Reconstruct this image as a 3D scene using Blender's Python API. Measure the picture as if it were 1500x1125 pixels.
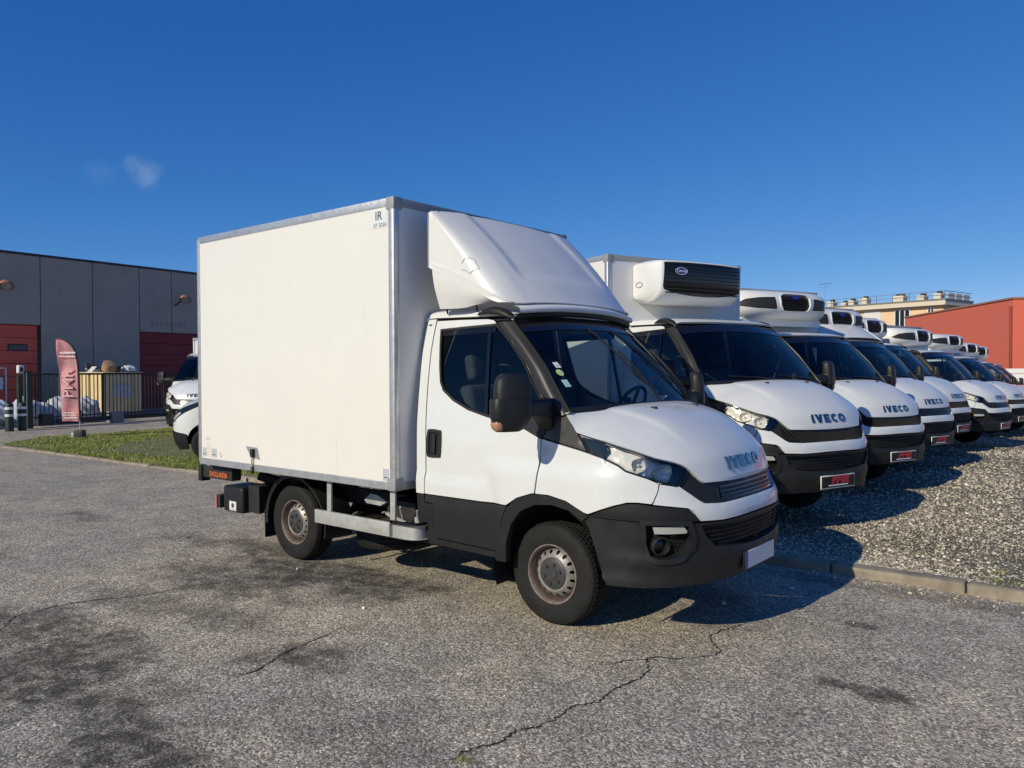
import bpy, bmesh, math, random
import numpy as np
from mathutils import Vector, Matrix
from mathutils.geometry import delaunay_2d_cdt
from mathutils.bvhtree import BVHTree

random.seed(7)
rng = np.random.default_rng(7)
R = math.radians
scene = bpy.context.scene
COL = scene.collection
for o in list(bpy.data.objects):
    bpy.data.objects.remove(o)

# ------------------------------------------------------------------ camera
cam_d = bpy.data.cameras.new('camera')
cam = bpy.data.objects.new('camera', cam_d)
COL.objects.link(cam)
CAM = Vector((3.0928, -5.0619, 1.7275))
yaw, pitch, roll, FPX = 2.25395, -0.018407, -0.003288, 1137.72
fw = Vector((math.cos(yaw) * math.cos(pitch), math.sin(yaw) * math.cos(pitch), math.sin(pitch)))
rt = fw.cross(Vector((0, 0, 1))).normalized()
up = rt.cross(fw)
rt2 = rt * math.cos(roll) + up * math.sin(roll)
up2 = up * math.cos(roll) - rt * math.sin(roll)
cam.matrix_world = Matrix(((rt2.x, up2.x, -fw.x, CAM.x), (rt2.y, up2.y, -fw.y, CAM.y), (rt2.z, up2.z, -fw.z, CAM.z), (0, 0, 0, 1)))
cam_d.sensor_width = 36
cam_d.lens = FPX / 1500 * 36
cam_d.clip_start = 0.05
cam_d.clip_end = 3000
scene.camera = cam

# ------------------------------------------------------------------ light
SUN = Vector((-0.19, -1.80, 1.0)).normalized()          # direction towards the sun
elev = math.asin(SUN.z)
world = bpy.data.worlds.new('World')
scene.world = world
world.use_nodes = True
wn = world.node_tree
for nd in list(wn.nodes):
    wn.nodes.remove(nd)
wout = wn.nodes.new('ShaderNodeOutputWorld')
wbg = wn.nodes.new('ShaderNodeBackground')
sky = wn.nodes.new('ShaderNodeTexSky')
sky.sky_type = 'NISHITA'
sky.sun_disc = False
sky.sun_elevation = elev
sky.sun_rotation = math.atan2(SUN.x, SUN.y)
sky.altitude = 1500
sky.air_density = 0.7
sky.dust_density = 0.0
sky.ozone_density = 8.0
SKY = 0.12
wbg.inputs['Strength'].default_value = SKY
# one small wisp of cloud low in the sky, left of the truck
tc = wn.nodes.new('ShaderNodeTexCoord')
nz = wn.nodes.new('ShaderNodeTexNoise'); nz.inputs['Scale'].default_value = 30; nz.inputs['Detail'].default_value = 5
wn.links.new(tc.outputs['Generated'], nz.inputs['Vector'])
CL = (fw + rt2 * ((210 - 750) / FPX) - up2 * ((250 - 562.5) / FPX)).normalized()
CL2 = (fw + rt2 * ((152 - 750) / FPX) - up2 * ((250 - 562.5) / FPX)).normalized()
def wmath(op, a, b=None):
    m = wn.nodes.new('ShaderNodeMath'); m.operation = op
    for i, v in enumerate((a, b)):
        if v is None: continue
        if isinstance(v, (int, float)): m.inputs[i].default_value = v
        else: wn.links.new(v, m.inputs[i])
    return m.outputs[0]
def puff(c, rad):
    d = wn.nodes.new('ShaderNodeVectorMath'); d.operation = 'DISTANCE'
    wn.links.new(tc.outputs['Generated'], d.inputs[0]); d.inputs[1].default_value = c
    q = wmath('SUBTRACT', 1.0, wmath('DIVIDE', d.outputs['Value'], rad))
    q = wmath('ADD', q, wmath('MULTIPLY', wmath('SUBTRACT', nz.outputs['Fac'], 0.53), 1.9))
    m = wn.nodes.new('ShaderNodeMapRange'); m.interpolation_type = 'SMOOTHSTEP'
    wn.links.new(q, m.inputs['Value']); m.inputs['From Min'].default_value = 0.1; m.inputs['From Max'].default_value = 1.0
    return m.outputs[0]
# the deep clear blue of the photograph: per-channel contrast on the whole sky
ssep = wn.nodes.new('ShaderNodeSeparateColor'); scmb = wn.nodes.new('ShaderNodeCombineColor')
wn.links.new(sky.outputs[0], ssep.inputs[0])
for ch, (kk_, gg_) in enumerate(((1.50, 1.43), (0.72, 0.86), (0.745, 0.54))):
    v_ = wmath('MULTIPLY', wmath('POWER', wmath('MULTIPLY', ssep.outputs[ch], SKY), gg_), kk_ / SKY)
    wn.links.new(v_, scmb.inputs[ch])
cm = wmath('ADD', wmath('MULTIPLY', puff(CL, 0.028), 0.27), wmath('MULTIPLY', puff(CL2, 0.026), 0.06))
wmix = wn.nodes.new('ShaderNodeMix'); wmix.data_type = 'RGBA'
wn.links.new(cm, wmix.inputs[0]); wn.links.new(scmb.outputs[0], wmix.inputs[6]); wmix.inputs[7].default_value = (3.2, 4.2, 5.6, 1)
wn.links.new(wmix.outputs[2], wbg.inputs['Color'])
wn.links.new(wbg.outputs[0], wout.inputs['Surface'])

sun_d = bpy.data.lights.new('sun', 'SUN')
sun_d.energy = 3.7
sun_d.angle = R(0.53)
sun_d.color = (1.0, 0.915, 0.70)
sun = bpy.data.objects.new('sun', sun_d)
COL.objects.link(sun)
sun.rotation_euler = (-SUN).to_track_quat('-Z', 'Y').to_euler()
vs = scene.view_settings
vs.view_transform = 'Standard'; vs.look = 'None'; vs.exposure = 0.0; vs.gamma = 1.0; vs.use_curve_mapping = False
scene.cycles.max_bounces = 8
scene.cycles.transparent_max_bounces = 16
scene.cycles.caustics_reflective = False
scene.cycles.caustics_refractive = False

# ------------------------------------------------------------------ materials
MATS = {}
class NT:
    """small helper around one material's node tree"""
    def __init__(s, name):
        s.m = bpy.data.materials.new(name); s.m.use_nodes = True
        s.t = s.m.node_tree; s.b = s.t.nodes['Principled BSDF']; s.out = s.t.nodes['Material Output']
        MATS[name] = s.m
    def n(s, typ, **kw):
        nd = s.t.nodes.new(typ)
        for k, v in kw.items(): setattr(nd, k, v)
        return nd
    def l(s, a, b): s.t.links.new(a, b)
    def coord(s, which='Object'):
        return s.n('ShaderNodeTexCoord').outputs[which]
    def noise(s, scale, detail=3, vec=None, rough=0.55):
        nd = s.n('ShaderNodeTexNoise'); nd.inputs['Scale'].default_value = scale
        nd.inputs['Detail'].default_value = detail; nd.inputs['Roughness'].default_value = rough
        if vec is not None: s.l(vec, nd.inputs['Vector'])
        return nd.outputs['Fac']
    def ramp(s, fac, a, b, lo=0.0, hi=1.0):
        m = s.n('ShaderNodeMapRange'); s.l(fac, m.inputs['Value'])
        m.inputs['From Min'].default_value = a; m.inputs['From Max'].default_value = b
        m.inputs['To Min'].default_value = lo; m.inputs['To Max'].default_value = hi
        return m.outputs[0]
    def mix(s, fac, a, b, blend='MIX'):
        m = s.n('ShaderNodeMix', data_type='RGBA', blend_type=blend)
        for sock, v in ((m.inputs[0], fac), (m.inputs[6], a), (m.inputs[7], b)):
            if isinstance(v, (int, float)): sock.default_value = v
            elif isinstance(v, tuple): sock.default_value = v if len(v) == 4 else (*v, 1)
            else: s.l(v, sock)
        return m.outputs[2]
    def math(s, op, a, b=None):
        m = s.n('ShaderNodeMath', operation=op)
        for i, v in enumerate((a, b)):
            if v is None: continue
            if isinstance(v, (int, float)): m.inputs[i].default_value = v
            else: s.l(v, m.inputs[i])
        return m.outputs[0]
    def bump(s, h, strength=0.3, dist=0.01):
        b = s.n('ShaderNodeBump'); b.inputs['Strength'].default_value = strength; b.inputs['Distance'].default_value = dist
        s.l(h, b.inputs['Height']); s.l(b.outputs[0], s.b.inputs['Normal'])

def mat(name, col, rough=0.5, metal=0.0, coat=0.0, var=0.0, scale=6.0, col2=None, bump=0.0, bscale=80, spec=0.5):
    if name in MATS: return MATS[name]
    k = NT(name); b = k.b
    b.inputs['Roughness'].default_value = rough
    b.inputs['Metallic'].default_value = metal
    b.inputs['Coat Weight'].default_value = coat
    b.inputs['Specular IOR Level'].default_value = spec
    b.inputs['Base Color'].default_value = (*col, 1)
    co = k.coord()
    if var > 0:
        c2 = col2 or tuple(c * (1 - var) for c in col)
        f = k.ramp(k.noise(scale, 5, co, 0.65), 0.38, 0.72)
        k.l(k.mix(f, col, c2), b.inputs['Base Color'])
        k.l(k.ramp(k.noise(scale * 2.3, 4, co), 0.3, 0.7, max(rough - 0.06, 0.02), min(rough + 0.1, 1)), b.inputs['Roughness'])
    if bump > 0:
        k.bump(k.noise(bscale, 4, co), bump, 0.004)
    return k.m

def glass(name, tint, refl=1.0):
    k = NT(name)
    k.t.nodes.remove(k.b)
    tr = k.n('ShaderNodeBsdfTransparent'); tr.inputs['Color'].default_value = (*tint, 1)
    gl = k.n('ShaderNodeBsdfGlossy'); gl.inputs['Roughness'].default_value = 0.015
    gl.inputs['Color'].default_value = (refl, refl, refl, 1)
    fr = k.n('ShaderNodeFresnel'); fr.inputs['IOR'].default_value = 1.52
    mx = k.n('ShaderNodeMixShader')
    k.l(fr.outputs[0], mx.inputs[0]); k.l(tr.outputs[0], mx.inputs[1]); k.l(gl.outputs[0], mx.inputs[2])
    k.l(mx.outputs[0], k.out.inputs['Surface'])
    return k.m

paint = mat('white_paint', (0.72, 0.73, 0.725), 0.28, 0, 0.5, 0.05, 3.0, (0.69, 0.695, 0.68))
fairing_m = mat('fairing_gelcoat', (0.76, 0.755, 0.735), 0.36, 0, 0.25, 0.05, 5.0)
def panel_mat():
    k = NT('box_panel'); co = k.coord(); b = k.b
    mp = k.n('ShaderNodeMapping'); mp.inputs['Scale'].default_value = (5.0, 5.0, 0.55); k.l(co, mp.inputs['Vector'])
    st = k.ramp(k.noise(1.6, 6, mp.outputs[0], .65), .48, .80)
    sp = k.ramp(k.noise(46, 3, co, .6), .70, .80)
    c = k.mix(k.ramp(k.noise(1.1, 5, co, .6), .35, .7), (0.815, 0.785, 0.73), (0.79, 0.765, 0.715))
    c = k.mix(k.math('MULTIPLY', st, .14), c, (0.70, 0.665, 0.60))
    c = k.mix(k.math('MULTIPLY', sp, .25), c, (0.60, 0.57, 0.52))
    k.l(c, b.inputs['Base Color']); b.inputs['Roughness'].default_value = .34; b.inputs['Coat Weight'].default_value = .15
    k.bump(k.math('ADD', k.noise(1.3, 2, co), k.math('MULTIPLY', k.noise(60, 3, co), .02)), .35, .02)
    return k.m
panel_m = panel_mat()
panel_old = mat('box_panel_plain', (0.82, 0.79, 0.735), 0.42, 0, 0.1, 0.05, 1.3, (0.80, 0.775, 0.715), 0.05, 40)
front_m = mat('box_front', (0.82, 0.80, 0.77), 0.45, 0, 0, 0.06, 2.0)
alu = mat('aluminium', (0.62, 0.63, 0.63), 0.42, 0.75, 0, 0.2, 14)
galv = mat('galvanised', (0.55, 0.55, 0.52), 0.5, 0.4, 0, 0.3, 9)
cap_m = mat('corner_cap', (0.33, 0.34, 0.34), 0.6, 0.2)
blackp = mat('black_plastic', (0.012, 0.0125, 0.013), 0.48, 0, 0, 0.35, 5, (0.018, 0.0185, 0.019), 0.12, 240, 0.4)
greyp = mat('dark_grey_plastic', (0.0125, 0.0135, 0.014), 0.55, 0, 0, 0.3, 6, (0.018, 0.019, 0.0195), 0.1, 260, 0.32)
pillar_m = mat('pillar_black', (0.026, 0.025, 0.024), 0.42, 0, 0.0)
cowl_m = mat('cowl_plastic', (0.035, 0.034, 0.033), 0.42, 0, 0, 0.5, 9, (0.075, 0.070, 0.064))
glossb = mat('gloss_black', (0.006, 0.006, 0.007), 0.16, 0, 0.3)
darkv = mat('dark_void', (0.006, 0.006, 0.006), 0.9)
under_m = mat('chassis_black', (0.014, 0.014, 0.014), 0.65, 0, 0, 0.4, 12, (0.03, 0.028, 0.026))
chrome = mat('chrome', (0.86, 0.87, 0.88), 0.07, 1.0)
dkchrome = mat('dark_chrome', (0.20, 0.205, 0.21), 0.25, 1.0)
chrome_b = mat('badge_chrome', (0.36, 0.345, 0.33), 0.12, 1.0)
reflector_m = mat('reflector', (0.95, 0.92, 0.86), 0.22, 0.12, 0.5)
rubber = mat('rubber', (0.013, 0.0125, 0.012), 0.75, 0, 0, 0.5, 8, (0.022, 0.021, 0.020), 0.1, 160, 0.3)
rim_m = mat('steel_rim', (0.42, 0.41, 0.395), 0.45, 0.5, 0, 0.7, 13, (0.22, 0.165, 0.13))
rust_m = mat('rim_well', (0.13, 0.085, 0.07), 0.7, 0.3, 0, 0.5, 20, (0.06, 0.04, 0.035))
rust_l = mat('rusty_flange', (0.20, 0.14, 0.115), 0.6, 0.3, 0, 0.6, 15, (0.36, 0.33, 0.30))
hub_m = mat('hub_cap', (0.038, 0.039, 0.041), 0.5, 0, 0, 0.3, 20, (0.06, 0.058, 0.056))
seat_m = mat('seat_fabric', (0.06, 0.063, 0.07), 0.9, 0, 0, 0.3, 30, (0.10, 0.104, 0.112))
dash_m = mat('dashboard_plastic', (0.028, 0.03, 0.032), 0.6)
head_m = mat('headliner', (0.42, 0.42, 0.40), 0.9)
white_pl = mat('white_plastic', (0.78, 0.78, 0.76), 0.4)
lamp_w = mat('lamp_clear', (0.40, 0.40, 0.38), 0.25, 0.0, 0.3)
amber = mat('amber_lens', (0.42, 0.26, 0.18), 0.25, 0, 0.4, 0.6, 40, (0.55, 0.16, 0.05))
redlens = mat('red_reflector', (0.45, 0.03, 0.02), 0.3)
plate_w = mat('plate_cover', (0.72, 0.73, 0.73), 0.4)
plate_b = mat('plate_blue', (0.03, 0.07, 0.28), 0.4)
plate_k = mat('plate_black', (0.01, 0.01, 0.011), 0.35)
red_txt = mat('red_print', (0.42, 0.03, 0.04), 0.4)
white_txt = mat('white_print', (0.82, 0.82, 0.82), 0.5)
ink = mat('grey_print', (0.06, 0.075, 0.10), 0.6)
ink_l = mat('faint_print', (0.45, 0.45, 0.46), 0.6)
ink_r = mat('pale_red_print', (0.75, 0.45, 0.40), 0.6)
stick_w = mat('sticker_white', (0.74, 0.76, 0.78), 0.5)
stick_g = mat('sticker_grey', (0.50, 0.52, 0.55), 0.5)
stick_y = mat('sticker_green', (0.52, 0.62, 0.22), 0.5)
stick_t = mat('sticker_teal', (0.35, 0.62, 0.62), 0.5)
orange = mat('orange_print', (0.62, 0.13, 0.03), 0.5)
fridge_m = mat('fridge_shell', (0.80, 0.80, 0.785), 0.38, 0, 0.3, 0.05, 6)
fr_mesh = mat('fridge_mesh', (0.016, 0.016, 0.016), 0.55, 0, 0, 0.3, 40, (0.05, 0.047, 0.044))
blue_b = mat('blue_badge', (0.02, 0.03, 0.28), 0.3)
ws_glass = glass('windscreen_glass', (0.80, 0.88, 0.86), 0.66)
sd_glass = glass('side_glass', (0.62, 0.70, 0.71), 0.8)
lens_glass = glass('lamp_lens', (0.94, 0.95, 0.95), 0.7)

# ------------------------------------------------------------------ mesh helpers
def mesh(name, V, F, m=None, smooth=35, mi=None):
    me = bpy.data.meshes.new(name)
    me.from_pydata([tuple(v) for v in V], [], [tuple(f) for f in F])
    for q in (m if isinstance(m, (list, tuple)) else [m]):
        if q: me.materials.append(q)
    if mi is not None: me.polygons.foreach_set('material_index', mi)
    if smooth:
        me.polygons.foreach_set('use_smooth', [True] * len(me.polygons))
        me.set_sharp_from_angle(angle=R(smooth))
    me.update()
    return me
def link(name, me, parent=None, loc=None, rot=None):
    o = bpy.data.objects.new(name, me)
    COL.objects.link(o)
    if parent is not None: o.parent = parent
    if loc is not None: o.location = loc
    if rot is not None: o.rotation_euler = rot
    return o
def O(name, V, F, m, parent=None, smooth=35, mi=None):
    return link(name, mesh(name, V, F, m, smooth, mi), parent)
def empty(name, loc=(0, 0, 0), rz=0.0, label=None, cat=None, group=None):
    o = bpy.data.objects.new(name, None); COL.objects.link(o)
    o.location = loc; o.rotation_euler = (0, 0, rz); o.empty_display_size = 0.2
    tag(o, label, cat, group); return o
def tag(o, label=None, cat=None, group=None, kind=None):
    if label: o['label'] = label
    if cat: o['category'] = cat
    if group: o['group'] = group
    if kind: o['kind'] = kind
    return o
def clone(o, parent=None):
    c = o.copy(); COL.objects.link(c); c.parent = parent
    for ch in list(o.children): clone(ch, c)
    return c
class MB:
    """collects shapes into one mesh"""
    def __init__(s): s.V = []; s.F = []
    def add(s, V, F):
        k = len(s.V); s.V += [tuple(v) for v in V]; s.F += [tuple(i + k for i in f) for f in F]; return s
    def box(s, a, b, M=None):
        x0, y0, z0 = a; x1, y1, z1 = b
        V = [Vector(p) for p in ((x0, y0, z0), (x1, y0, z0), (x1, y1, z0), (x0, y1, z0), (x0, y0, z1), (x1, y0, z1), (x1, y1, z1), (x0, y1, z1))]
        if M is not None: V = [M @ v for v in V]
        return s.add(V, [(0, 3, 2, 1), (4, 5, 6, 7), (0, 1, 5, 4), (1, 2, 6, 5), (2, 3, 7, 6), (3, 0, 4, 7)])
    def tube(s, pts, r, n=8, cap=True):
        pts = [Vector(p) for p in pts]; k = len(s.V); N = len(pts)
        rr = r if isinstance(r, (list, tuple)) else [r] * N
        for i, p in enumerate(pts):
            d = (pts[min(i + 1, N - 1)] - pts[max(i - 1, 0)]).normalized()
            a = d.cross(Vector((0, 0, 1)));
            if a.length < 0.05: a = d.cross(Vector((0, 1, 0)))
            a.normalize(); b = d.cross(a)
            for j in range(n):
                t = 2 * math.pi * j / n
                s.V.append(tuple(p + (a * math.cos(t) + b * math.sin(t)) * rr[i]))
        for i in range(N - 1):
            for j in range(n):
                s.F.append((k + i * n + j, k + i * n + (j + 1) % n, k + (i + 1) * n + (j + 1) % n, k + (i + 1) * n + j))
        if cap:
            s.F.append(tuple(k + j for j in range(n))[::-1]); s.F.append(tuple(k + (N - 1) * n + j for j in range(n)))
        return s
    def lathe(s, prof, n=32, axis='y', close=False, M=None, a0=0.0, a1=2 * math.pi):
        """prof: (radius, along axis)"""
        k = len(s.V); full = abs(a1 - a0 - 2 * math.pi) < 1e-6; cols = n if full else n + 1
        for (r, h) in prof:
            for j in range(cols):
                t = a0 + (a1 - a0) * j / n
                c, q = math.cos(t) * r, math.sin(t) * r
                v = Vector((c, h, q)) if axis == 'y' else (Vector((c, q, h)) if axis == 'z' else Vector((h, c, q)))
                s.V.append(tuple(M @ v if M is not None else v))
        for i in range(len(prof) - 1):
            for j in range(n):
                j2 = (j + 1) % cols
                s.F.append((k + i * cols + j, k + i * cols + j2, k + (i + 1) * cols + j2, k + (i + 1) * cols + j))
        return s
    def prism(s, pts, f0, f1):
        """pts: 2D polygon; f0,f1: functions 2D -> 3D for the two ends"""
        n = len(pts); k = len(s.V)
        s.V += [tuple(f0(p)) for p in pts] + [tuple(f1(p)) for p in pts]
        s.F.append(tuple(range(k, k + n))[::-1]); s.F.append(tuple(range(k + n, k + 2 * n)))
        for i in range(n):
            s.F.append((k + i, k + (i + 1) % n, k + n + (i + 1) % n, k + n + i))
        return s
    def obj(s, name, m, parent=None, smooth=35):
        o = O(name, s.V, s.F, m, parent, smooth); fixn(o.data); return o
def fixn(me):
    bm = bmesh.new(); bm.from_mesh(me); bmesh.ops.recalc_face_normals(bm, faces=bm.faces); bm.to_mesh(me); bm.free()
def bbox(name, a, b, m, parent=None, bevel=0.006, seg=2, M=None):
    """a bevelled block"""
    bm = bmesh.new()
    t = MB().box(a, b)
    vs_ = [bm.verts.new(v) for v in t.V]
    for f in t.F: bm.faces.new([vs_[i] for i in f])
    bmesh.ops.recalc_face_normals(bm, faces=bm.faces)
    if bevel > 0: bmesh.ops.bevel(bm, geom=list(bm.edges), offset=bevel, segments=seg, profile=0.6, affect='EDGES')
    if M is not None: bmesh.ops.transform(bm, matrix=M, verts=bm.verts)
    me = bpy.data.meshes.new(name); bm.to_mesh(me); bm.free()
    me.materials.append(m)
    me.polygons.foreach_set('use_smooth', [True] * len(me.polygons)); me.set_sharp_from_angle(angle=R(40))
    return link(name, me, parent)
def cr(P, n, closed=False):
    """Catmull-Rom resample of control points"""
    P = np.asarray(P, float); m = len(P)
    t = np.linspace(0, m if closed else m - 1, n, endpoint=not closed)
    i = np.minimum(t.astype(int), (m - 1) if closed else (m - 2)); u = (t - i)[:, None]
    g = (lambda k: P[k % m]) if closed else None
    if closed: p0, p1, p2, p3 = g(i - 1), g(i), g(i + 1), g(i + 2)
    else:
        Q = np.vstack([2 * P[0] - P[1], P, 2 * P[-1] - P[-2]])
        p0, p1, p2, p3 = Q[i], Q[i + 1], Q[i + 2], Q[i + 3]
    return 0.5 * ((2 * p1) + (-p0 + p2) * u + (2 * p0 - 5 * p1 + 4 * p2 - p3) * u ** 2 + (-p0 + 3 * p1 - 3 * p2 + p3) * u ** 3)
def grid_faces(nu, nv, wrap=False):
    F = []
    for i in range(nu - 1):
        for j in range(nv if wrap else nv - 1):
            j2 = (j + 1) % nv
            F.append((i * nv + j, i * nv + j2, (i + 1) * nv + j2, (i + 1) * nv + j))
    return F
def loft(rows, nu, nv):
    """rows of control points -> smooth grid (nu, nv, 3)"""
    A = np.stack([cr(r, nv) for r in rows]); B = np.empty((nu, nv, 3))
    for j in range(nv): B[:, j] = cr(A[:, j], nu)
    return B
def sheet(name, G, m, parent=None, thick=0.02, smooth=35, flip=False):
    """grid surface with its rim folded inwards by thick along the normal"""
    nu, nv = G.shape[:2]
    V = [tuple(p) for p in G.reshape(-1, 3)]; F = grid_faces(nu, nv)
    du = np.gradient(G, axis=0); dv = np.gradient(G, axis=1); N = np.cross(du, dv); N /= np.linalg.norm(N, axis=2, keepdims=True) + 1e-9
    if flip: N = -N; F = [f[::-1] for f in F]
    if thick:
        ring = [(i, 0) for i in range(nu)] + [(nu - 1, j) for j in range(1, nv)] + [(i, nv - 1) for i in range(nu - 2, -1, -1)] + [(0, j) for j in range(nv - 2, 0, -1)]
        k = len(V); L = len(ring)
        for (i, j) in ring: V.append(tuple(G[i, j]))
        for (i, j) in ring: V.append(tuple(G[i, j] - N[i, j] * thick))
        for q in range(L):
            F.append((k + q, k + (q + 1) % L, k + L + (q + 1) % L, k + L + q))
    return O(name, V, F, m, parent, smooth)
def text_mesh(s, size, extrude=0.0, shear=0.0, bold=0.0, align='CENTER'):
    cu = bpy.data.curves.new('txt', 'FONT'); cu.body = s; cu.size = size; cu.extrude = extrude; cu.shear = shear
    cu.offset = bold; cu.align_x = align; cu.align_y = 'CENTER'; cu.resolution_u = 3
    ob = bpy.data.objects.new('txt', cu); COL.objects.link(ob)
    dg = bpy.context.evaluated_depsgraph_get(); dg.update()
    me = bpy.data.meshes.new_from_object(ob.evaluated_get(dg))
    bpy.data.objects.remove(ob); bpy.data.curves.remove(cu)
    return me
def text(name, s, size, m, parent, origin, xdir, updir, extrude=0.0, shear=0.0, bold=0.0, sx=1.0):
    me = text_mesh(s, size, extrude, shear, bold)
    x = Vector(xdir).normalized(); u = Vector(updir).normalized(); n = x.cross(u)
    M = Matrix(((x.x * sx, u.x, n.x, origin[0]), (x.y * sx, u.y, n.y, origin[1]), (x.z * sx, u.z, n.z, origin[2]), (0, 0, 0, 1)))
    me.transform(M); me.materials.clear(); me.materials.append(m)
    return link(name, me, parent)
def inpoly(px, py, poly):
    x, y = poly[:, 0], poly[:, 1]; x2, y2 = np.roll(x, -1), np.roll(y, -1)
    c = ((y > py) != (y2 > py)) & (px < (x2 - x) * (py - y) / (y2 - y + 1e-12) + x)
    return bool(c.sum() % 2)
def resample(poly, step):
    out = []; n = len(poly)
    for i in range(n):
        a, b = poly[i], poly[(i + 1) % n]; k = max(1, int(math.ceil(np.linalg.norm(b - a) / step)))
        for j in range(k): out.append(a + (b - a) * j / k)
    return np.array(out)
def inset(poly, d):
    if d == 0: return poly
    x, y = poly[:, 0], poly[:, 1]; area = 0.5 * np.sum(x * np.roll(y, -1) - np.roll(x, -1) * y)
    e = np.roll(poly, -1, 0) - poly; e /= np.linalg.norm(e, axis=1, keepdims=True) + 1e-12
    nr = np.stack([-e[:, 1], e[:, 0]], 1) * np.sign(area)
    v = nr + np.roll(nr, 1, 0); L2 = (v ** 2).sum(1, keepdims=True)
    return poly + v * (2 * d / np.maximum(L2, 0.8))
def triangulate(loops, step):
    """outer loop + holes (2D arrays) -> verts, tris, loop index lists"""
    pts = []; edges = []; idx = []
    for lp in loops:
        k = len(pts); n = len(lp); pts += [tuple(p) for p in lp]
        edges += [(k + i, k + (i + 1) % n) for i in range(n)]; idx.append(list(range(k, k + n)))
    o = loops[0]; x0, y0 = o.min(0); x1, y1 = o.max(0); allb = np.vstack(loops)
    for gx in np.arange(x0 + step * .5, x1, step):
        for gy in np.arange(y0 + step * .5, y1, step):
            if inpoly(gx, gy, o) and not any(inpoly(gx, gy, h) for h in loops[1:]):
                if np.min(np.hypot(allb[:, 0] - gx, allb[:, 1] - gy)) > step * .4: pts.append((gx, gy))
    vs_, es_, fs_, ov, oe, of = delaunay_2d_cdt([Vector(p) for p in pts], edges, [], 0, 1e-7)
    back = {}
    for i, l in enumerate(ov):
        for q in l: back[q] = i
    T = []
    for f in fs_:
        c = sum((vs_[i] for i in f), Vector((0, 0))) / len(f)
        if inpoly(c.x, c.y, o) and not any(inpoly(c.x, c.y, h) for h in loops[1:]): T.append(tuple(f))
    return np.array([tuple(v) for v in vs_]), T, [[back[i] for i in l] for l in idx]
def hermite(zs, xs):
    zs = np.array(zs, float); xs = np.array(xs, float); m = np.gradient(xs, zs)
    def f(z):
        z = np.clip(z, zs[0], zs[-1]); i = np.clip(np.searchsorted(zs, z) - 1, 0, len(zs) - 2)
        h = zs[i + 1] - zs[i]; t = (z - zs[i]) / h
        return ((2 * t ** 3 - 3 * t ** 2 + 1) * xs[i] + (t ** 3 - 2 * t ** 2 + t) * h * m[i] + (-2 * t ** 3 + 3 * t ** 2) * xs[i + 1] + (t ** 3 - t ** 2) * h * m[i + 1])
    return f
def sstep(a, b, x):
    t = np.clip((x - a) / (b - a), 0, 1); return t * t * (3 - 2 * t)

class Hull:
    """a body skin: plan outline is a superellipse at the front, straight flanks behind; s = length along the plan from the centre"""
    def __init__(s, zs, Xs, wz, ww, n, x0, Xr, Wr):
        s.X = hermite(zs, Xs); s.W = hermite(wz, ww); s.n = n; s.x0 = x0
        th = np.linspace(0, math.pi / 2, 3000)
        x = (Xr - x0) * np.cos(th) ** (2 / n); w = Wr * np.sin(th) ** (2 / n)
        d = np.hypot(np.diff(x), np.diff(w)); s.arc = np.concatenate([[0], np.cumsum(d)]); s.th = th; s.S1 = s.arc[-1]
    def at(s, q, z):
        sg = 1 if q >= 0 else -1; a = abs(q); W = float(s.W(z))
        if a >= s.S1: return np.array([s.x0 - (a - s.S1), -sg * W, z])
        th = np.interp(a, s.arc, s.th); X = float(s.X(z))
        return np.array([s.x0 + (X - s.x0) * math.cos(th) ** (2 / s.n), -sg * W * math.sin(th) ** (2 / s.n), z])
    def inv(s, p):
        if len(p) == 2: p = (p[0], 9, p[1])
        x, y, z = p
        if x <= s.x0: return (s.S1 + s.x0 - x, z)
        X = float(s.X(z)); W = float(s.W(z))
        u = max((x - s.x0) / (X - s.x0), 0); v = abs(y) / W
        if abs(y) > 5: v = max(0, 1 - min(u, 1) ** s.n) ** (1 / s.n)
        th = math.atan2(v ** (s.n / 2), u ** (s.n / 2))
        return (float(np.interp(th, s.th, s.arc)), z)
    def normal(s, q, z):
        e = 0.004
        a = s.at(q + e, z) - s.at(q - e, z); b = s.at(q, z + e) - s.at(q, z - e)
        n = np.cross(b, a); n /= np.linalg.norm(n) + 1e-12
        return n
    def outline(s, pts, centre=False, rnd=0):
        P = [s.inv(p) for p in pts]
        if centre: P = P + [(-a, z) for (a, z) in reversed(P) if a > 1e-4]
        P = np.array(P)
        if rnd: P = cr(P, rnd, True)
        return P
    def panel(s, name, loops, m, parent, off=0.0, thick=0.02, gap=0.0025, step=0.035, side=1, relief=None, hole_thick=None, smooth=50):
        loops = [np.array(l, float) for l in loops]
        if side < 0: loops = [l * np.array([-1, 1]) for l in loops]
        L = [resample(inset(loops[0], gap), step)] + [resample(inset(h, -gap), step) for h in loops[1:]]
        V2, T, idx = triangulate(L, step)
        P = []; N = []
        for (q, z) in V2:
            p = s.at(q, z); n = s.normal(q, z); d = off + (relief(p[0], abs(p[1]), z) if relief else 0)
            P.append(p + n * d); N.append(n)
        P = np.array(P); N = np.array(N); V = [tuple(p) for p in P]; F = []
        for t in T:
            a, b, c = (P[i] for i in t[:3])
            F.append(t if np.dot(np.cross(b - a, c - a), N[t[0]]) > 0 else t[::-1])
        if thick:
            for li, lp in enumerate(idx):
                th = thick if li == 0 or hole_thick is None else hole_thick
                k = len(V); n = len(lp)
                V += [tuple(P[i]) for i in lp] + [tuple(P[i] - N[i] * th) for i in lp]
                for j in range(n): F.append((k + j, k + (j + 1) % n, k + n + (j + 1) % n, k + n + j))
        return O(name, V, F, m, parent, smooth)

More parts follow.
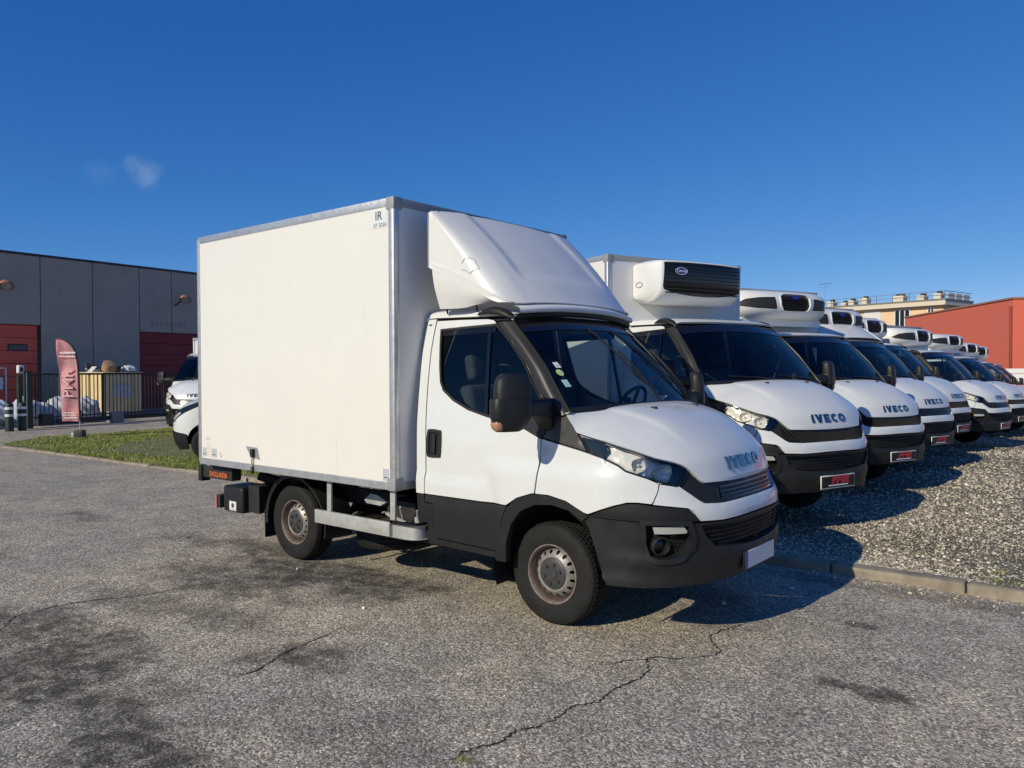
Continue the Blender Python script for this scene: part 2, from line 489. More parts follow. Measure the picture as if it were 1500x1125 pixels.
# ------------------------------------------------------------------ ground
def slope(x, y):
    yy = [1.9, 3.0, 6.5, 9.3, 12.4, 15.2, 20, 24, 27, 60, 400]
    zz = [0.078, 0.112, 0.085, 0.08, 0.07, -0.03, -0.12, -0.26, -0.32, -0.35, -0.35]
    a = np.interp(y, yy, zz); k = sstep(-9.0, -6.0, x)
    return a * k
KY = 1.78                                                     # the kerb line

def asphalt_mat(name, stains):
    k = NT(name); co = k.coord(); b = k.b
    b.inputs['Roughness'].default_value = 0.88; b.inputs['Specular IOR Level'].default_value = 0.3
    vo = k.n('ShaderNodeTexVoronoi'); vo.inputs['Scale'].default_value = 92; k.l(co, vo.inputs['Vector'])
    sep = k.n('ShaderNodeSeparateColor'); k.l(vo.outputs['Color'], sep.inputs[0])
    stone = k.ramp(sep.outputs[0], 0.0, 1.0)
    fine = k.noise(160, 3, co, 0.7)
    big = k.noise(0.55, 5, co, 0.6); mid = k.noise(3.2, 5, co, 0.65)
    c1 = k.mix(k.ramp(stone, 0.30, 0.42), (0.165, 0.149, 0.128), (0.345, 0.313, 0.268))
    c1 = k.mix(k.ramp(stone, 0.62, 0.80), c1, (0.54, 0.492, 0.422))
    c1 = k.mix(k.ramp(stone, 0.93, 0.96), c1, (0.80, 0.74, 0.64))
    c1 = k.mix(k.ramp(fine, 0.3, 0.7, 0.0, 0.12), c1, (0.30, 0.27, 0.228))
    c1 = k.mix(1.0, c1, k.mix(k.ramp(mid, 0.36, 0.70), (1.22, 1.21, 1.18), (0.82, 0.81, 0.795)), 'MULTIPLY')
    c1 = k.mix(1.0, c1, k.mix(k.ramp(big, 0.38, 0.64), (0.92, 0.92, 0.93), (1.22, 1.15, 1.05)), 'MULTIPLY')
    warp = k.noise(2.6, 4, co, 0.6)
    brk = k.ramp(k.noise(7, 6, co, 0.72), 0.30, 0.55)
    mask = None
    sx = k.n('ShaderNodeSeparateXYZ'); k.l(co, sx.inputs[0])
    for (cx, cy, ra, rb, st) in stains:
        dx = k.math('DIVIDE', k.math('SUBTRACT', sx.outputs[0], cx), ra); dy = k.math('DIVIDE', k.math('SUBTRACT', sx.outputs[1], cy), rb)
        d = k.math('SQRT', k.math('ADD', k.math('MULTIPLY', dx, dx), k.math('MULTIPLY', dy, dy)))
        d = k.math('ADD', d, k.math('MULTIPLY', k.math('SUBTRACT', warp, 0.5), 2.6))
        f = k.ramp(d, 1.15, 0.55, 0, st)
        mask = f if mask is None else k.math('MAXIMUM', mask, f)
    if mask is not None:
        mask = k.math('MULTIPLY', mask, brk)
        c1 = k.mix(mask, c1, k.mix(0.80, c1, (0.022, 0.020, 0.018)))
    k.l(c1, b.inputs['Base Color'])
    k.bump(k.math('ADD', k.math('MULTIPLY', vo.outputs['Distance'], -0.9), k.math('MULTIPLY', fine, 0.5)), 0.7, 0.006)
    return k.m
STAINS = [(-1.9, -3.32, .95, .62, 1.0), (-2.8, -3.15, .55, .5, .9), (-0.45, -3.45, .55, .36, 1.0), (-2.7, -2.35, .8, .28, .6), (-2.75, -1.6, .95, .42, .85),
          (-2.45, -1.05, 1.1, .42, 1.0), (-1.75, -0.90, .75, .40, 1.0), (-4.44, -0.97, .42, .2, .85), (-0.85, -2.25, .34, .28, .85), (-1.95, -2.2, .5, .24, .65),
          (1.79, -0.67, .13, .08, 1.0), (2.04, -0.68, .24, .12, 1.0), (1.62, 0.42, .11, .08, 1.0), (-6.6, -1.1, .5, .2, .6), (-3.4, -.75, .8, .3, .8), (-5.6, -2.6, .9, .3, .4), (0.2, -2.7, .5, .25, .35), (2.6, -1.6, .6, .25, .35), (1.9, 1.45, 1.6, .16, .5)]
asph = asphalt_mat('asphalt', STAINS)
asph2 = asphalt_mat('old_asphalt', [])

def wobble_grid(name, xs, ys, m, hf, kind='structure', parent=None):
    V = [(x, y, hf(x, y)) for x in xs for y in ys]
    o = O(name, V, grid_faces(len(xs), len(ys)), m, parent, 60)
    fixn(o.data); o['kind'] = kind; return o
V = [(-700, -700, 0), (700, -700, 0), (700, KY + .05, 0), (-700, KY + .05, 0)]
ground = O('asphalt_yard', V, [(0, 1, 2, 3)], asph); ground['kind'] = 'structure'

def soil_mat():
    k = NT('gravel_bed'); co = k.coord(); b = k.b
    b.inputs['Roughness'].default_value = 0.95
    vo = k.n('ShaderNodeTexVoronoi'); vo.inputs['Scale'].default_value = 34; k.l(co, vo.inputs['Vector'])
    sep = k.n('ShaderNodeSeparateColor'); k.l(vo.outputs['Color'], sep.inputs[0])
    c = k.mix(k.ramp(sep.outputs[0], 0.35, 1.0), (0.165, 0.143, 0.11), (0.44, 0.39, 0.31))
    c = k.mix(k.ramp(k.noise(0.8, 5, co, .65), .40, .65), c, k.mix(0.6, c, (0.13, 0.125, 0.055)))
    c = k.mix(k.ramp(k.noise(40, 4, co), .35, .7, 0, .6), c, (0.06, 0.054, 0.045))
    k.l(c, b.inputs['Base Color'])
    k.bump(k.math('ADD', k.math('MULTIPLY', vo.outputs['Distance'], -1.0), k.noise(12, 4, co)), 0.9, 0.03)
    return k.m
soil = soil_mat()
xs = np.unique(np.concatenate([np.linspace(-600, -40, 8), np.linspace(-40, 30, 71), np.linspace(30, 600, 8)]))
ys = np.unique(np.concatenate([np.linspace(KY + .03, 30, 60), np.linspace(30, 700, 12)]))
lot = wobble_grid('gravel_lot', xs, ys, soil, lambda x, y: float(slope(x, y)) - 0.02 + 0.012 * math.sin(x * 2.1 + y * 1.3) * math.sin(x * .9 - y * 1.7))

# kerb of single stones
kerb = empty('kerb'); kerb['kind'] = 'structure'
kerb_m = mat('kerb_stone', (0.34, 0.285, 0.215), 0.9, 0, 0, 0.5, 6, (0.19, 0.165, 0.125), 0.8, 45)
kx = 7.05; i = 0
while kx > -16.5:
    ln = 1.0 if kx > -8 else 0.9
    j = rng.normal(0, 1, 4); top = 0.078 if kx > -7 else 0.04
    yc = KY if kx > -8.5 else KY - 0.055 * (-8.5 - kx)
    M = Matrix.Translation((kx - ln / 2, yc + j[0] * .006, j[1] * .006)) @ Matrix.Rotation(j[2] * .008 + (.055 if kx <= -8.5 else 0), 4, 'Z') @ Matrix.Rotation(j[3] * .006, 4, 'Y')
    o = bbox('kerb_stone', (-ln / 2 + .006, -.075, -.1), (ln / 2 - .006, .075, top), kerb_m, kerb, 0.026, 3, M)
    me = o.data
    for v in me.vertices: v.co += Vector(rng.normal(0, .004, 3))
    kx -= ln; i += 1

# cracks, dark open seams in the asphalt
crack_m = mat('crack', (0.022, 0.02, 0.018), 0.95)
def crack(pts, w):
    P = cr([(x, y, 0) for x, y in pts], len(pts) * 7)
    P[:, :2] += np.cumsum(rng.normal(0, .006, (len(P), 2)), 0) * .35 + rng.normal(0, .006, (len(P), 2))
    V = []; F = []
    for i, p in enumerate(P):
        d = P[min(i + 1, len(P) - 1)] - P[max(i - 1, 0)]; n = np.array([-d[1], d[0], 0]); n /= np.linalg.norm(n) + 1e-9
        ww = w * (0.35 + rng.random() * .9) * min(1, (i + 1) / 6, (len(P) - i) / 6)
        V += [p + n * ww + (0, 0, .004), p - n * ww + (0, 0, .004)]
    for i in range(len(P) - 1): F.append((2 * i, 2 * i + 1, 2 * i + 3, 2 * i + 2))
    o = O('crack', V, F, crack_m, ground, 0)
    return o
crack([(1.02, .03), (.96, -.24), (.95, -.42), (1.03, -.51), (1.12, -.62), (1.09, -.72), (.98, -.86), (.86, -.94), (.87, -1.03), (.94, -1.15), (.95, -1.33), (.93, -1.52), (.95, -1.64), (.95, -1.72), (.88, -1.82), (.89, -1.93), (.88, -2.09), (.83, -2.19), (.83, -2.34), (.78, -2.47), (.77, -2.62)], .0052)
crack([(-.91, -2.71), (-.85, -2.58), (-.91, -2.43), (-.97, -2.26), (-1.0, -2.09), (-1.05, -1.85)], .006)
crack([(-2.79, -3.23), (-3.04, -3.07), (-3.09, -2.88), (-3.05, -2.57), (-2.89, -2.28), (-2.84, -1.98), (-2.77, -1.62)], .006)
crack([(.96, -.93), (.82, -1.0), (.72, -1.1), (.7, -1.2)], .004)

# ------------------------------------------------------------------ the truck cab (measured model, x forward, right flank at -y, front axle at x=0)
HB = Hull([.2, .3, .43, .6, .72, .80, .894, .95, 1.03, 1.10, 1.15, 1.25, 1.32, 1.38, 1.45, 1.5],
          [1.0, 1.03, 1.065, 1.10, 1.11, 1.10, 1.065, 1.045, 1.022, 1.0, .975, .89, .8, .68, .5, .4],
          [.2, .3, .5, .8, 1.1, 1.3, 1.45, 1.6, 1.8, 2.065, 2.2], [.93, .94, .955, .965, .962, .948, .926, .90, .862, .80, .76], 2.6, 0.3, 1.05, .96)
ARCH_O = [(-.385, .477), (-.348, .63), (-.282, .785), (-.187, .86), (-.067, .90), (.078, .905), (.22, .88), (.355, .821)]
ARCH_I = [(-.296, .41), (-.29, .54), (-.237, .682), (-.157, .776), (-.037, .83), (.106, .845), (.247, .821), (.328, .773)]
WIN = [(-1.067, 2.035), (-.80, 2.047), (-.566, 2.055), (-.512, 2.059), (-.43, 1.993), (-.355, 1.928), (-.27, 1.843), (-.194, 1.763), (-.116, 1.644), (-.04, 1.548), (-.012, 1.42), (-.012, 1.285),
       (-.166, 1.339), (-.34, 1.369), (-.511, 1.40), (-.685, 1.441), (-.836, 1.501), (-.953, 1.575), (-.993, 1.638), (-1.02, 1.75), (-1.05, 1.92)]
HL_LOW = [(.375, .954, 1.197), (.463, .947, 1.174), (.57, .926, 1.129), (.616, .914, 1.097), (.733, .851, 1.057), (.835, .764, 1.015), (.872, .719, 1.004)]
HL_UP = [(.278, .945, 1.322), (.481, .93, 1.276), (.64, .867, 1.224), (.759, .787, 1.175), (.848, .692, 1.142), (.893, .635, 1.108)]
SEAM = [(.793, .807, 1.024), (.79, .819, .974), (.772, .845, .909)]
GR_LOW = [(1.067, 0, .889), (1.062, .191, .889), (1.03, .434, .885), (.983, .57, .894), (.962, .604, .913), (.926, .651, .954), (.877, .712, 1.007)]
HOODF = [(1.026, 0, 1.0), (1.022, .119, 1.0), (1.01, .358, 1.002), (.985, .466, 1.008), (.952, .553, 1.026), (.923, .599, 1.062), (.893, .635, 1.108)]

def flank_relief(x, w, z):
    a = float(sstep(-.50, -.40, x + (1.06 - z) * -.35) * sstep(1.11, 1.05, z) * sstep(.74, .42, x)) * 0.022
    b = float(sstep(.945, .925, z) * sstep(-.42, -.52, x)) * 0.014
    return a + b
def make_cab(root):
    half = []
    for side in (1, -1):
        sg = -side
        # door with its window opening
        door_o = [(-1.124, 2.105), (-.86, 2.104), (-.605, 2.098), (-.55, 2.088), (-.505, 2.062), (-.345, 1.93), (-.183, 1.763), (-.104, 1.645), (-.028, 1.549), (-.004, 1.42), (-.004, 1.262), (-.009, 1.072), (-.037, .905),
                  (-.067, .90), (-.187, .86), (-.282, .80), (-1.08, .80), (-1.074, .965), (-1.078, 1.159), (-1.10, 1.40), (-1.116, 1.593), (-1.131, 1.87)]
        dl = HB.outline(door_o); wl = HB.outline(WIN)
        door = HB.panel('door', [dl, wl], paint, root, 0, .022, .0038, .04, side, flank_relief, .03)
        HB.panel('window_frame', [wl, inset(wl, .013)], blackp, door, .002, .02, -.002, .04, side, None, .03)
        HB.panel('side_window', [inset(wl, .008)], sd_glass, door, -.014, 0, 0, .08, side)
        bar = HB.outline([(-.590, 2.05), (-.560, 2.052), (-.495, 1.40), (-.525, 1.395)])
        HB.panel('window_divider', [bar], glossb, door, -.004, .02, 0, .06, side)
        HB.panel('window_top_trim', [HB.outline([(-1.06, 2.03), (-.515, 2.052), (-.52, 2.0), (-1.045, 1.985)])], glossb, door, -.006, .012, 0, .06, side)
        # door handle: recess and grip
        hd = cr(HB.outline([(-1.064, 1.262), (-1.03, 1.286), (-.95, 1.282), (-.922, 1.262), (-.922, 1.10), (-.95, 1.082), (-1.03, 1.080), (-1.06, 1.10)]), 40, True)
        h = HB.panel('door_handle', [hd, inset(hd, .022)], blackp, door, .012, .03, 0, .03, side, None, .05)
        HB.panel('handle_recess', [inset(hd, .018)], darkv, door, .0035, 0, 0, .05, side)
        gp = HB.outline([(-1.005, 1.25), (-.972, 1.25), (-.972, 1.112), (-1.005, 1.112)])
        HB.panel('handle_grip', [gp], blackp, door, .018, .02, 0, .04, side)
        # lower cladding of the door, sill
        HB.panel('door_cladding', [HB.outline([(-1.08, .797), (-.288, .797), (-.348, .63), (-.381, .50), (-.388, .47), (-.958, .482), (-1.0, .56), (-1.0, .735), (-1.085, .74)])], greyp, door, .006, .03, .0038, .05, side, lambda x, w, z: .010 * float(sstep(.80, .72, z)))
        HB.panel('sill', [HB.outline([(-.96, .478), (-.384, .466), (-.385, .418), (-.95, .43)])], greyp, root, .010, .05, .003, .05, side)
        # cab corner behind the door
        HB.panel('cab_corner', [HB.outline([(-1.13, 2.12), (-1.231, 2.122), (-1.226, 1.9), (-1.215, 1.703), (-1.195, 1.40), (-1.179, 1.153), (-1.168, .80), (-1.083, .80), (-1.078, .965), (-1.082, 1.159), (-1.104, 1.40), (-1.12, 1.593), (-1.135, 1.87)])], paint, root, 0, .08, .002, .05, side, flank_relief)
        HB.panel('corner_cladding', [HB.outline([(-1.168, .797), (-1.152, .502), (-1.121, .424), (-.95, .43), (-.962, .482), (-1.004, .56), (-1.004, .731), (-1.09, .737), (-1.085, .797)])], greyp, root, .008, .08, .0025, .05, side)
        fl = cr(HB.outline([(-1.08, .91), (-1.02, .90), (-1.005, .82), (-1.004, .735), (-1.08, .735)]), 5, True)
        HB.panel('fuel_flap', [HB.outline([(-1.079, .93), (-1.04, .927), (-1.012, .90), (-1.006, .80), (-1.079, .80)])], paint, root, .0045, .01, .001, .04, side)
        # fender, arch trim, cowl panel
        fender_o = [(-.001, 1.272), (.18, 1.236), (.356, 1.201)] + HL_LOW[:-2] + [(.79, .81, 1.027)] + [(p[0] - .001, p[1], p[2]) for p in SEAM] + \
                   [(.764, .853, .899), (.693, .893, .907), (.632, .919, .905), (.555, .943, .882), (.47, .958, .85), (.387, .964, .815)] + ARCH_O[::-1][0:7] + [(-.033, .903), (-.005, 1.072)]
        fender_o = [p for p in fender_o if not (len(p) == 2 and p[0] < -.06 and p[1] < .905)]
        HB.panel('fender', [HB.outline(fender_o)], paint, root, 0, .025, .0038, .04, side, flank_relief)
        HB.panel('arch_trim', [HB.outline(ARCH_O + [(.387, .805), (.34, .765)] + ARCH_I[::-1] + [(-.30, .405), (-.39, .405)])], greyp, root, .022, .05, .001, .03, side)
        HB.panel('cowl_panel', [HB.outline([(-.001, 1.278), (.18, 1.242), (.358, 1.206), (.274, 1.325), (.183, 1.435), (.10, 1.47), (-.012, 1.545)])], cowl_m, root, .001, .03, .002, .04, side)
        # headlight
        hl = HB.outline(HL_UP + [(.892, .657, 1.076)] + HL_LOW[::-1])
        lamp = HB.panel('headlight', [hl], reflector_m, root, -.050, 0, .002, .035, side, lambda x, w, z: .012 * math.sin(x * 55) * math.sin(z * 60))
        HB.panel('lamp_bezel', [hl, inset(hl, .010)], glossb, lamp, -.001, .05, .001, .03, side, None, .05)
        HB.panel('lamp_rear_cover', [HB.outline([(.30, .945, 1.312), (.478, .93, 1.268), (.50, .936, 1.22), (.475, .944, 1.18), (.385, .953, 1.204)])], glossb, lamp, -.014, .03, .001, .04, side)
        HB.panel('lamp_nose_cover', [HB.outline([(.846, .69, 1.138), (.889, .64, 1.105), (.888, .66, 1.076), (.870, .717, 1.008), (.838, .758, 1.018)])], glossb, lamp, -.012, .03, .001, .03, side)
        for (hx, hy, hz, rr, sq) in ((.800, .782, 1.086, .068, .80), (.675, .865, 1.140, .058, .75)):
            q, z = HB.inv((hx, hy, hz)); q *= side
            p = HB.at(q, z); nn = Vector(HB.normal(q, z)); ax = (nn + Vector((.9, 0, .0))).normalized()
            M = Matrix.Translation(Vector(p) - nn * .048) @ Vector((0, 1, 0)).rotation_difference(ax).to_matrix().to_4x4()
            V = []; nr, na_ = 10, 28
            for a in range(nr):
                t = (a + .3) / (nr - .7)
                for b in range(na_):
                    th = 2 * math.pi * b / na_; cc, ss = math.cos(th), math.sin(th); e_ = 2 / 3.2
                    flute = .0022 * math.cos(b * math.pi) * t
                    V.append(tuple(M @ Vector((rr * t * math.copysign(abs(cc) ** e_, cc), .034 * t * t + flute, rr * sq * t * math.copysign(abs(ss) ** e_, ss)))))
            O('reflector', V, grid_faces(nr, na_, True), reflector_m, lamp, 25)
            MB().lathe([(0.001, .022), (.009, .020), (.011, .0)], 10, 'y', M=M).obj('bulb', reflector_m, lamp)
        HB.panel('lens', [inset(hl, .004)], lens_glass, lamp, .002, 0, .001, .04, side)
        # wheel housing
        mb = MB()
        mb.lathe([(.46, -.93 * side if False else sg * .50), (.46, sg * .935)], 28, 'y', M=Matrix.Translation((.02, 0, .38)), a0=-.15, a1=math.pi + .35)
        mb.add([(-.5, sg * .52, .44), (.55, sg * .52, .44), (.55, sg * .52, .95), (-.5, sg * .52, .95)], [(0, 1, 2, 3)])
        mb.obj('wheel_housing', darkv, root)
        # A pillar
        rows = [[(-.520, .797, 2.075), (-.45, .80, 2.072), (-.375, .775, 2.068)],
                [(-.430, .818, 1.992), (-.35, .826, 1.985), (-.285, .795, 1.985)],
                [(-.355, .832, 1.928), (-.27, .842, 1.92), (-.215, .81, 1.915)],
                [(-.192, .869, 1.763), (-.11, .880, 1.76), (-.06, .842, 1.762)],
                [(-.113, .892, 1.644), (-.02, .902, 1.642), (.030, .862, 1.648)],
                [(-.035, .909, 1.548), (.055, .921, 1.545), (.105, .88, 1.552)],
                [(.03, .920, 1.49), (.12, .930, 1.475), (.165, .895, 1.478)],
                [(.09, .930, 1.425), (.165, .934, 1.425), (.205, .90, 1.44)]]
        G = loft([[(x, sg * w, z) for x, w, z in r] for r in rows], 24, 7)
        sheet('pillar', G, pillar_m, root, .02, 60, side > 0)
        HB.panel('door_lining', [HB.outline([(-1.05, 1.36), (-.80, 1.36), (-.45, 1.30), (-.10, 1.24), (-.10, .95), (-1.05, .95)])], dash_m, root, -.05, .0, 0, .1, side)
    # ---- full-width front pieces
    upper = GR_LOW + [(.872, .722, 1.002), (.835, .766, 1.013), (.795, .807, 1.022)] + SEAM[1:] + [(.769, .849, .897), (.862, .77, .884), (.924, .696, .871), (.945, .672, .852), (.965, .652, .815), (.985, .637, .79), (1.055, .459, .783), (1.099, .132, .79), (1.10, 0, .79)]
    HB.panel('bumper_upper', [HB.outline(upper, True)], paint, root, 0, .03, .0025, .035, 1, lambda x, w, z: .012 * float(sstep(.79, .85, z) * sstep(.90, .86, z)))
    band = HOODF + [(.892, .657, 1.076), (.874, .716, 1.006)] + GR_LOW[::-1]
    HB.panel('grille_backing', [HB.outline(band, True)], blackp, root, -.022, .03, -.006, .04, 1)
    for side in (1, -1):
        tr = [(.345, .776), (.392, .964, .812), (.47, .958, .846), (.555, .943, .878), (.632, .919, .901), (.693, .893, .903), (.765, .853, .893), (.862, .77, .880), (.922, .698, .866), (.94, .675, .845), (.958, .655, .81), (.974, .642, .79),
              (.87, .786, .79), (.698, .901, .794), (.556, .945, .798), (.43, .963, .80)]
        HB.panel('bumper_trim', [HB.outline(tr)], greyp, root, .008, .03, .002, .035, side, lambda x, w, z: .010 * float(sstep(.79, .82, z)))
    bump = [(1.10, 0, .785), (1.099, .132, .785), (1.055, .459, .778), (.981, .642, .782), (.87, .786, .788), (.698, .901, .792), (.556, .945, .796), (.392, .964, .80), (.342, .964, .773), (.379, .962, .731), (.43, .952, .58), (.474, .942, .426), (.502, .934, .382),
            (.655, .893, .384), (.84, .771, .390), (.96, .6, .398), (1.009, .49, .400), (1.059, .257, .402), (1.065, 0, .402)]
    grl = HB.outline([(1.10, 0, .762), (1.06, .44, .757), (.990, .63, .762), (1.0, .60, .70), (1.034, .52, .625), (1.075, .30, .60), (1.096, 0, .592)], True)
    fogs = []
    for sd in (1, -1):
        fo = HB.outline([(.743, .88, .772), (.84, .81, .772), (.932, .719, .766), (.945, .70, .70), (.939, .705, .645), (.90, .745, .595), (.86, .785, .578), (.80, .835, .575), (.765, .86, .59), (.745, .877, .66)])
        fogs.append(fo * np.array([sd, 1]))
    def brelief(x, w, z):
        t = float(sstep(.50, .47, z + .10 * (w - .5) * (w > .5))) * .012
        e = -.016 * float(sstep(.56, .60, z) * sstep(.78, .74, z) * sstep(.99, .90, w) * sstep(.44, .55, x))
        r_ = .011 * float(sstep(.60, .64, x + .25 * (z - .6)) * sstep(.775, .74, z) * sstep(.48, .53, z + .05 * (x - .6)))
        return t + e + r_ + .006
    HB.panel('bumper_lower', [HB.outline(bump, True), grl] + fogs, blackp, root, 0, .06, .002, .035, 1, brelief, .05)
    for fo in fogs: HB.panel('fog_surround', [inset(fo, -.035), inset(fo, -.004)], blackp, root, .015, .02, 0, .03, 1, brelief, .02)
    HB.panel('lower_grille', [grl], darkv, root, -.05, 0, -.006, .05, 1)
    mb = MB()
    for iz in range(6):                                  # honeycomb of the lower grille
        z = .605 + iz * .028
        for iy in range(-24, 25):
            q = (iy + (iz % 2) * .5) * .026
            if inpoly(q, z, inset(grl, .012)):
                p0 = HB.at(q - .011, z); p1 = HB.at(q + .011, z + .006); n0 = HB.normal(q, z)
                a, b_ = p0 - n0 * .03, p1 - n0 * .03
                mb.add([a + n0 * .012, HB.at(q, z + .012) - n0 * .018, b_ + n0 * .012, HB.at(q, z - .006) - n0 * .018], [(0, 1, 2, 3)])
    mb.obj('grille_mesh', blackp, root)
    for sd, fo in zip((1, -1), fogs):
        fl = HB.panel('fog_lamp_pocket', [fo], darkv, root, -.05, 0, -.006, .05, 1)
        dr = HB.outline([(.776, .861, .763), (.85, .80, .766), (.918, .733, .767), (.934, .716, .735), (.93, .722, .724), (.85, .805, .722), (.785, .855, .722)])
        HB.panel('running_lamp', [dr], lamp_w, fl, .002, .03, 0, .03, sd)
        q, z = HB.inv((.815, .828, .640)); q *= sd
        nn = Vector(HB.normal(q, z)); M = Matrix.Translation(Vector(HB.at(q, z)) - nn * .03) @ Vector((0, 1, 0)).rotation_difference((nn + Vector((.45, 0, 0))).normalized()).to_matrix().to_4x4()
        MB().lathe([(.062, -.02), (.062, .018), (.052, .024), (.047, .012), (.045, -.012)], 28, 'y', M=M).obj('lamp_ring', blackp, fl)
        MB().lathe([(.001, -.004), (.03, -.008), (.046, -.016)], 24, 'y', M=M).obj('fog_lens', glossb, fl)
        rib = MB()
        for iz in range(5):
            z = .60 + iz * .026
            for iy in range(5):
                q0 = (abs(HB.inv((.905, .735, z))[0]) - .045 + (iy + .5 * (iz % 2)) * .024) * sd
                if inpoly(q0, z, inset(fo, .012)):
                    n0 = HB.normal(q0, z); c = [HB.at(q0 + dx * .010, z + dz * .010) - n0 * (.035 if dx < 0 else .026) for dx, dz in ((-1, 0), (0, -1), (1, 0), (0, 1))]
                    rib.add(c, [(0, 1, 2, 3)])
        if rib.V: rib.obj('pocket_mesh', glossb, fl)
    # ---- hood
    E = [(.181, .928, 1.449), (.276, .943, 1.327), (.479, .929, 1.281), (.638, .866, 1.229), (.757, .786, 1.180), (.846, .691, 1.147), (.893, .634, 1.112), (.945, .56, 1.036), (.962, .53, 1.016)]
    C = [(.325, 1.474), (.43, 1.452), (.58, 1.408), (.735, 1.345), (.86, 1.272), (.945, 1.195), (.990, 1.125), (1.018, 1.045), (1.024, 1.004)]
    ab = [(2.2, 3.0), (2.2, 3.6), (2.2, 3.2), (2.2, 3.0), (2.3, 2.8), (2.5, 2.4), (2.5, 2.2), (2.6, 2.0), (2.6, 2.0)]
    T = np.array([0, .2, .4, .55, .68, .80, .89, .96, 1.0]); T = np.concatenate([-T[::-1], T[1:]])
    rows = []
    for (e, c, (a, b)) in zip(E, C, ab):
        rows.append([(c[0] + (e[0] - c[0]) * abs(t) ** a, e[1] * t, c[1] + (e[2] - c[1]) * abs(t) ** b) for t in T])
    G = loft(rows, 70, 90)
    w = np.abs(G[..., 1]); wf = w + .16 * (G[..., 0] - .3); G[..., 2] += (.010 * (1 - sstep(.57, .63, wf)) + .020 * (1 - sstep(.50, .86, wf))) * sstep(.90, .62, G[..., 0]) * sstep(.22, .42, G[..., 0])
    G[:4, :, 2] += 0
    hood = sheet('hood', G, paint, root, .03, 60, False)
    me = hood.data
    bv = BVHTree.FromPolygons([v.co.copy() for v in me.vertices], [tuple(p.vertices) for p in me.polygons])
    def onhood(y, z):
        h = bv.ray_cast(Vector((2, y, z)), Vector((-1, 0, 0)))
        return (h[0], h[1]) if h[0] else (Vector((.98, y, z)), Vector((1, 0, 0)))
    # badge letters
    def arcp(cx, cy, rx, ry, a0, a1, n): return [(cx + rx * math.cos(R(a0 + (a1 - a0) * i / n)), cy + ry * math.sin(R(a0 + (a1 - a0) * i / n))) for i in range(n + 1)]
    L = {'I': [[(0, 0), (.30, 0), (.30, 1), (0, 1)]],
         'V': [[(.28, 0), (.62, 0), (.92, 1), (.60, 1), (.46, .42), (.32, 1), (0, 1)]],
         'E': [[(0, 0), (.78, 0), (.78, .24), (.30, .24), (.30, .39), (.70, .39), (.70, .61), (.30, .61), (.30, .76), (.78, .76), (.78, 1), (0, 1)]],
         'C': [arcp(.47, .5, .47, .5, 48, 312, 20) + arcp(.47, .5, .19, .24, 300, 60, 14)],
         'O': [arcp(.5, .5, .5, .5, 0, 350, 24)]}
    adv = {'I': .50, 'V': 1.08, 'E': .98, 'C': 1.02, 'O': 1.0}
    tot = sum(adv[c] for c in 'IVECO'); sc = .515 / tot; y = .257; hh = .080; zb = 1.072
    for ch in 'IVECO':
        pl = np.array(L[ch][0]); n = len(pl)
        # reading order as seen from the front runs from the truck's right flank (-y) to its left (+y)
        P = [(-y + u * sc, zb + v * hh) for u, v in pl]
        Vt = []; Ft = []
        ring = [P]
        if ch == 'O': ring.append([(-y + (.5 + (u - .5) * .42) * sc, zb + (.5 + (v - .5) * .46) * hh) for u, v in pl])
        top = []
        for rg in ring:
            k0 = len(Vt)
            for (yy, zz) in rg:
                h, nn = onhood(yy, zz); Vt.append(tuple(h + Vector((.009, 0, .002))))
            for (yy, zz) in rg:
                h, nn = onhood(yy, zz); Vt.append(tuple(h - Vector((.004, 0, 0))))
            for i in range(n): Ft.append((k0 + i, k0 + (i + 1) % n, k0 + n + (i + 1) % n, k0 + n + i))
            top.append(k0)
        if ch == 'O':
            for i in range(n): Ft.append((top[0] + i, top[0] + (i + 1) % n, top[1] + (i + 1) % n, top[1] + i))
        else: Ft.append(tuple(range(n)))
        lo = O('badge_letter', Vt, Ft, chrome_b, hood, 30); fixn(lo.data)
        y -= adv[ch] * sc
    for sy in (-1, 1):
        p = bv.ray_cast(Vector((.487, sy * .313, 3)), Vector((0, 0, -1)))[0]
        bbox('washer_nozzle', (p.x - .022, p.y - .014, p.z - .004), (p.x + .018, p.y + .014, p.z + .012), blackp, hood, .005, 2)
    # ---- windscreen
    rows = []
    for k in np.linspace(0, 1, 6):
        xc, zc = .355 + (-.262 - .355) * k + .025 * math.sin(math.pi * k), 1.468 + (2.108 - 1.468) * k + .02 * math.sin(math.pi * k)
        xe, we, ze = .188 + (-.365 - .188) * k + .02 * math.sin(math.pi * k), .905 + (.772 - .905) * k, 1.448 + (2.066 - 1.448) * k + .02 * math.sin(math.pi * k)
        rows.append([(xc + (xe - xc) * abs(t) ** 2.3, we * t, zc + (ze - zc) * abs(t) ** 2.3) for t in np.linspace(-1, 1, 15)])
    GW = loft(rows, 22, 41)
    ws = sheet('windscreen', GW, ws_glass, root, 0, 60)
    sh = sheet('windscreen_header', loft([[(p[0] + .006, p[1], p[2] + .002) for p in GW[i][::4]] for i in (18, 19, 20, 21)], 4, 31), glossb, root, 0, 60)
    sheet('scuttle', loft([[(p[0] + .012, p[1], p[2] - .004) for p in GW[i][::4]] for i in (0, 1)] , 3, 31), blackp, root, 0, 60)
    # ---- roof
    rows = []
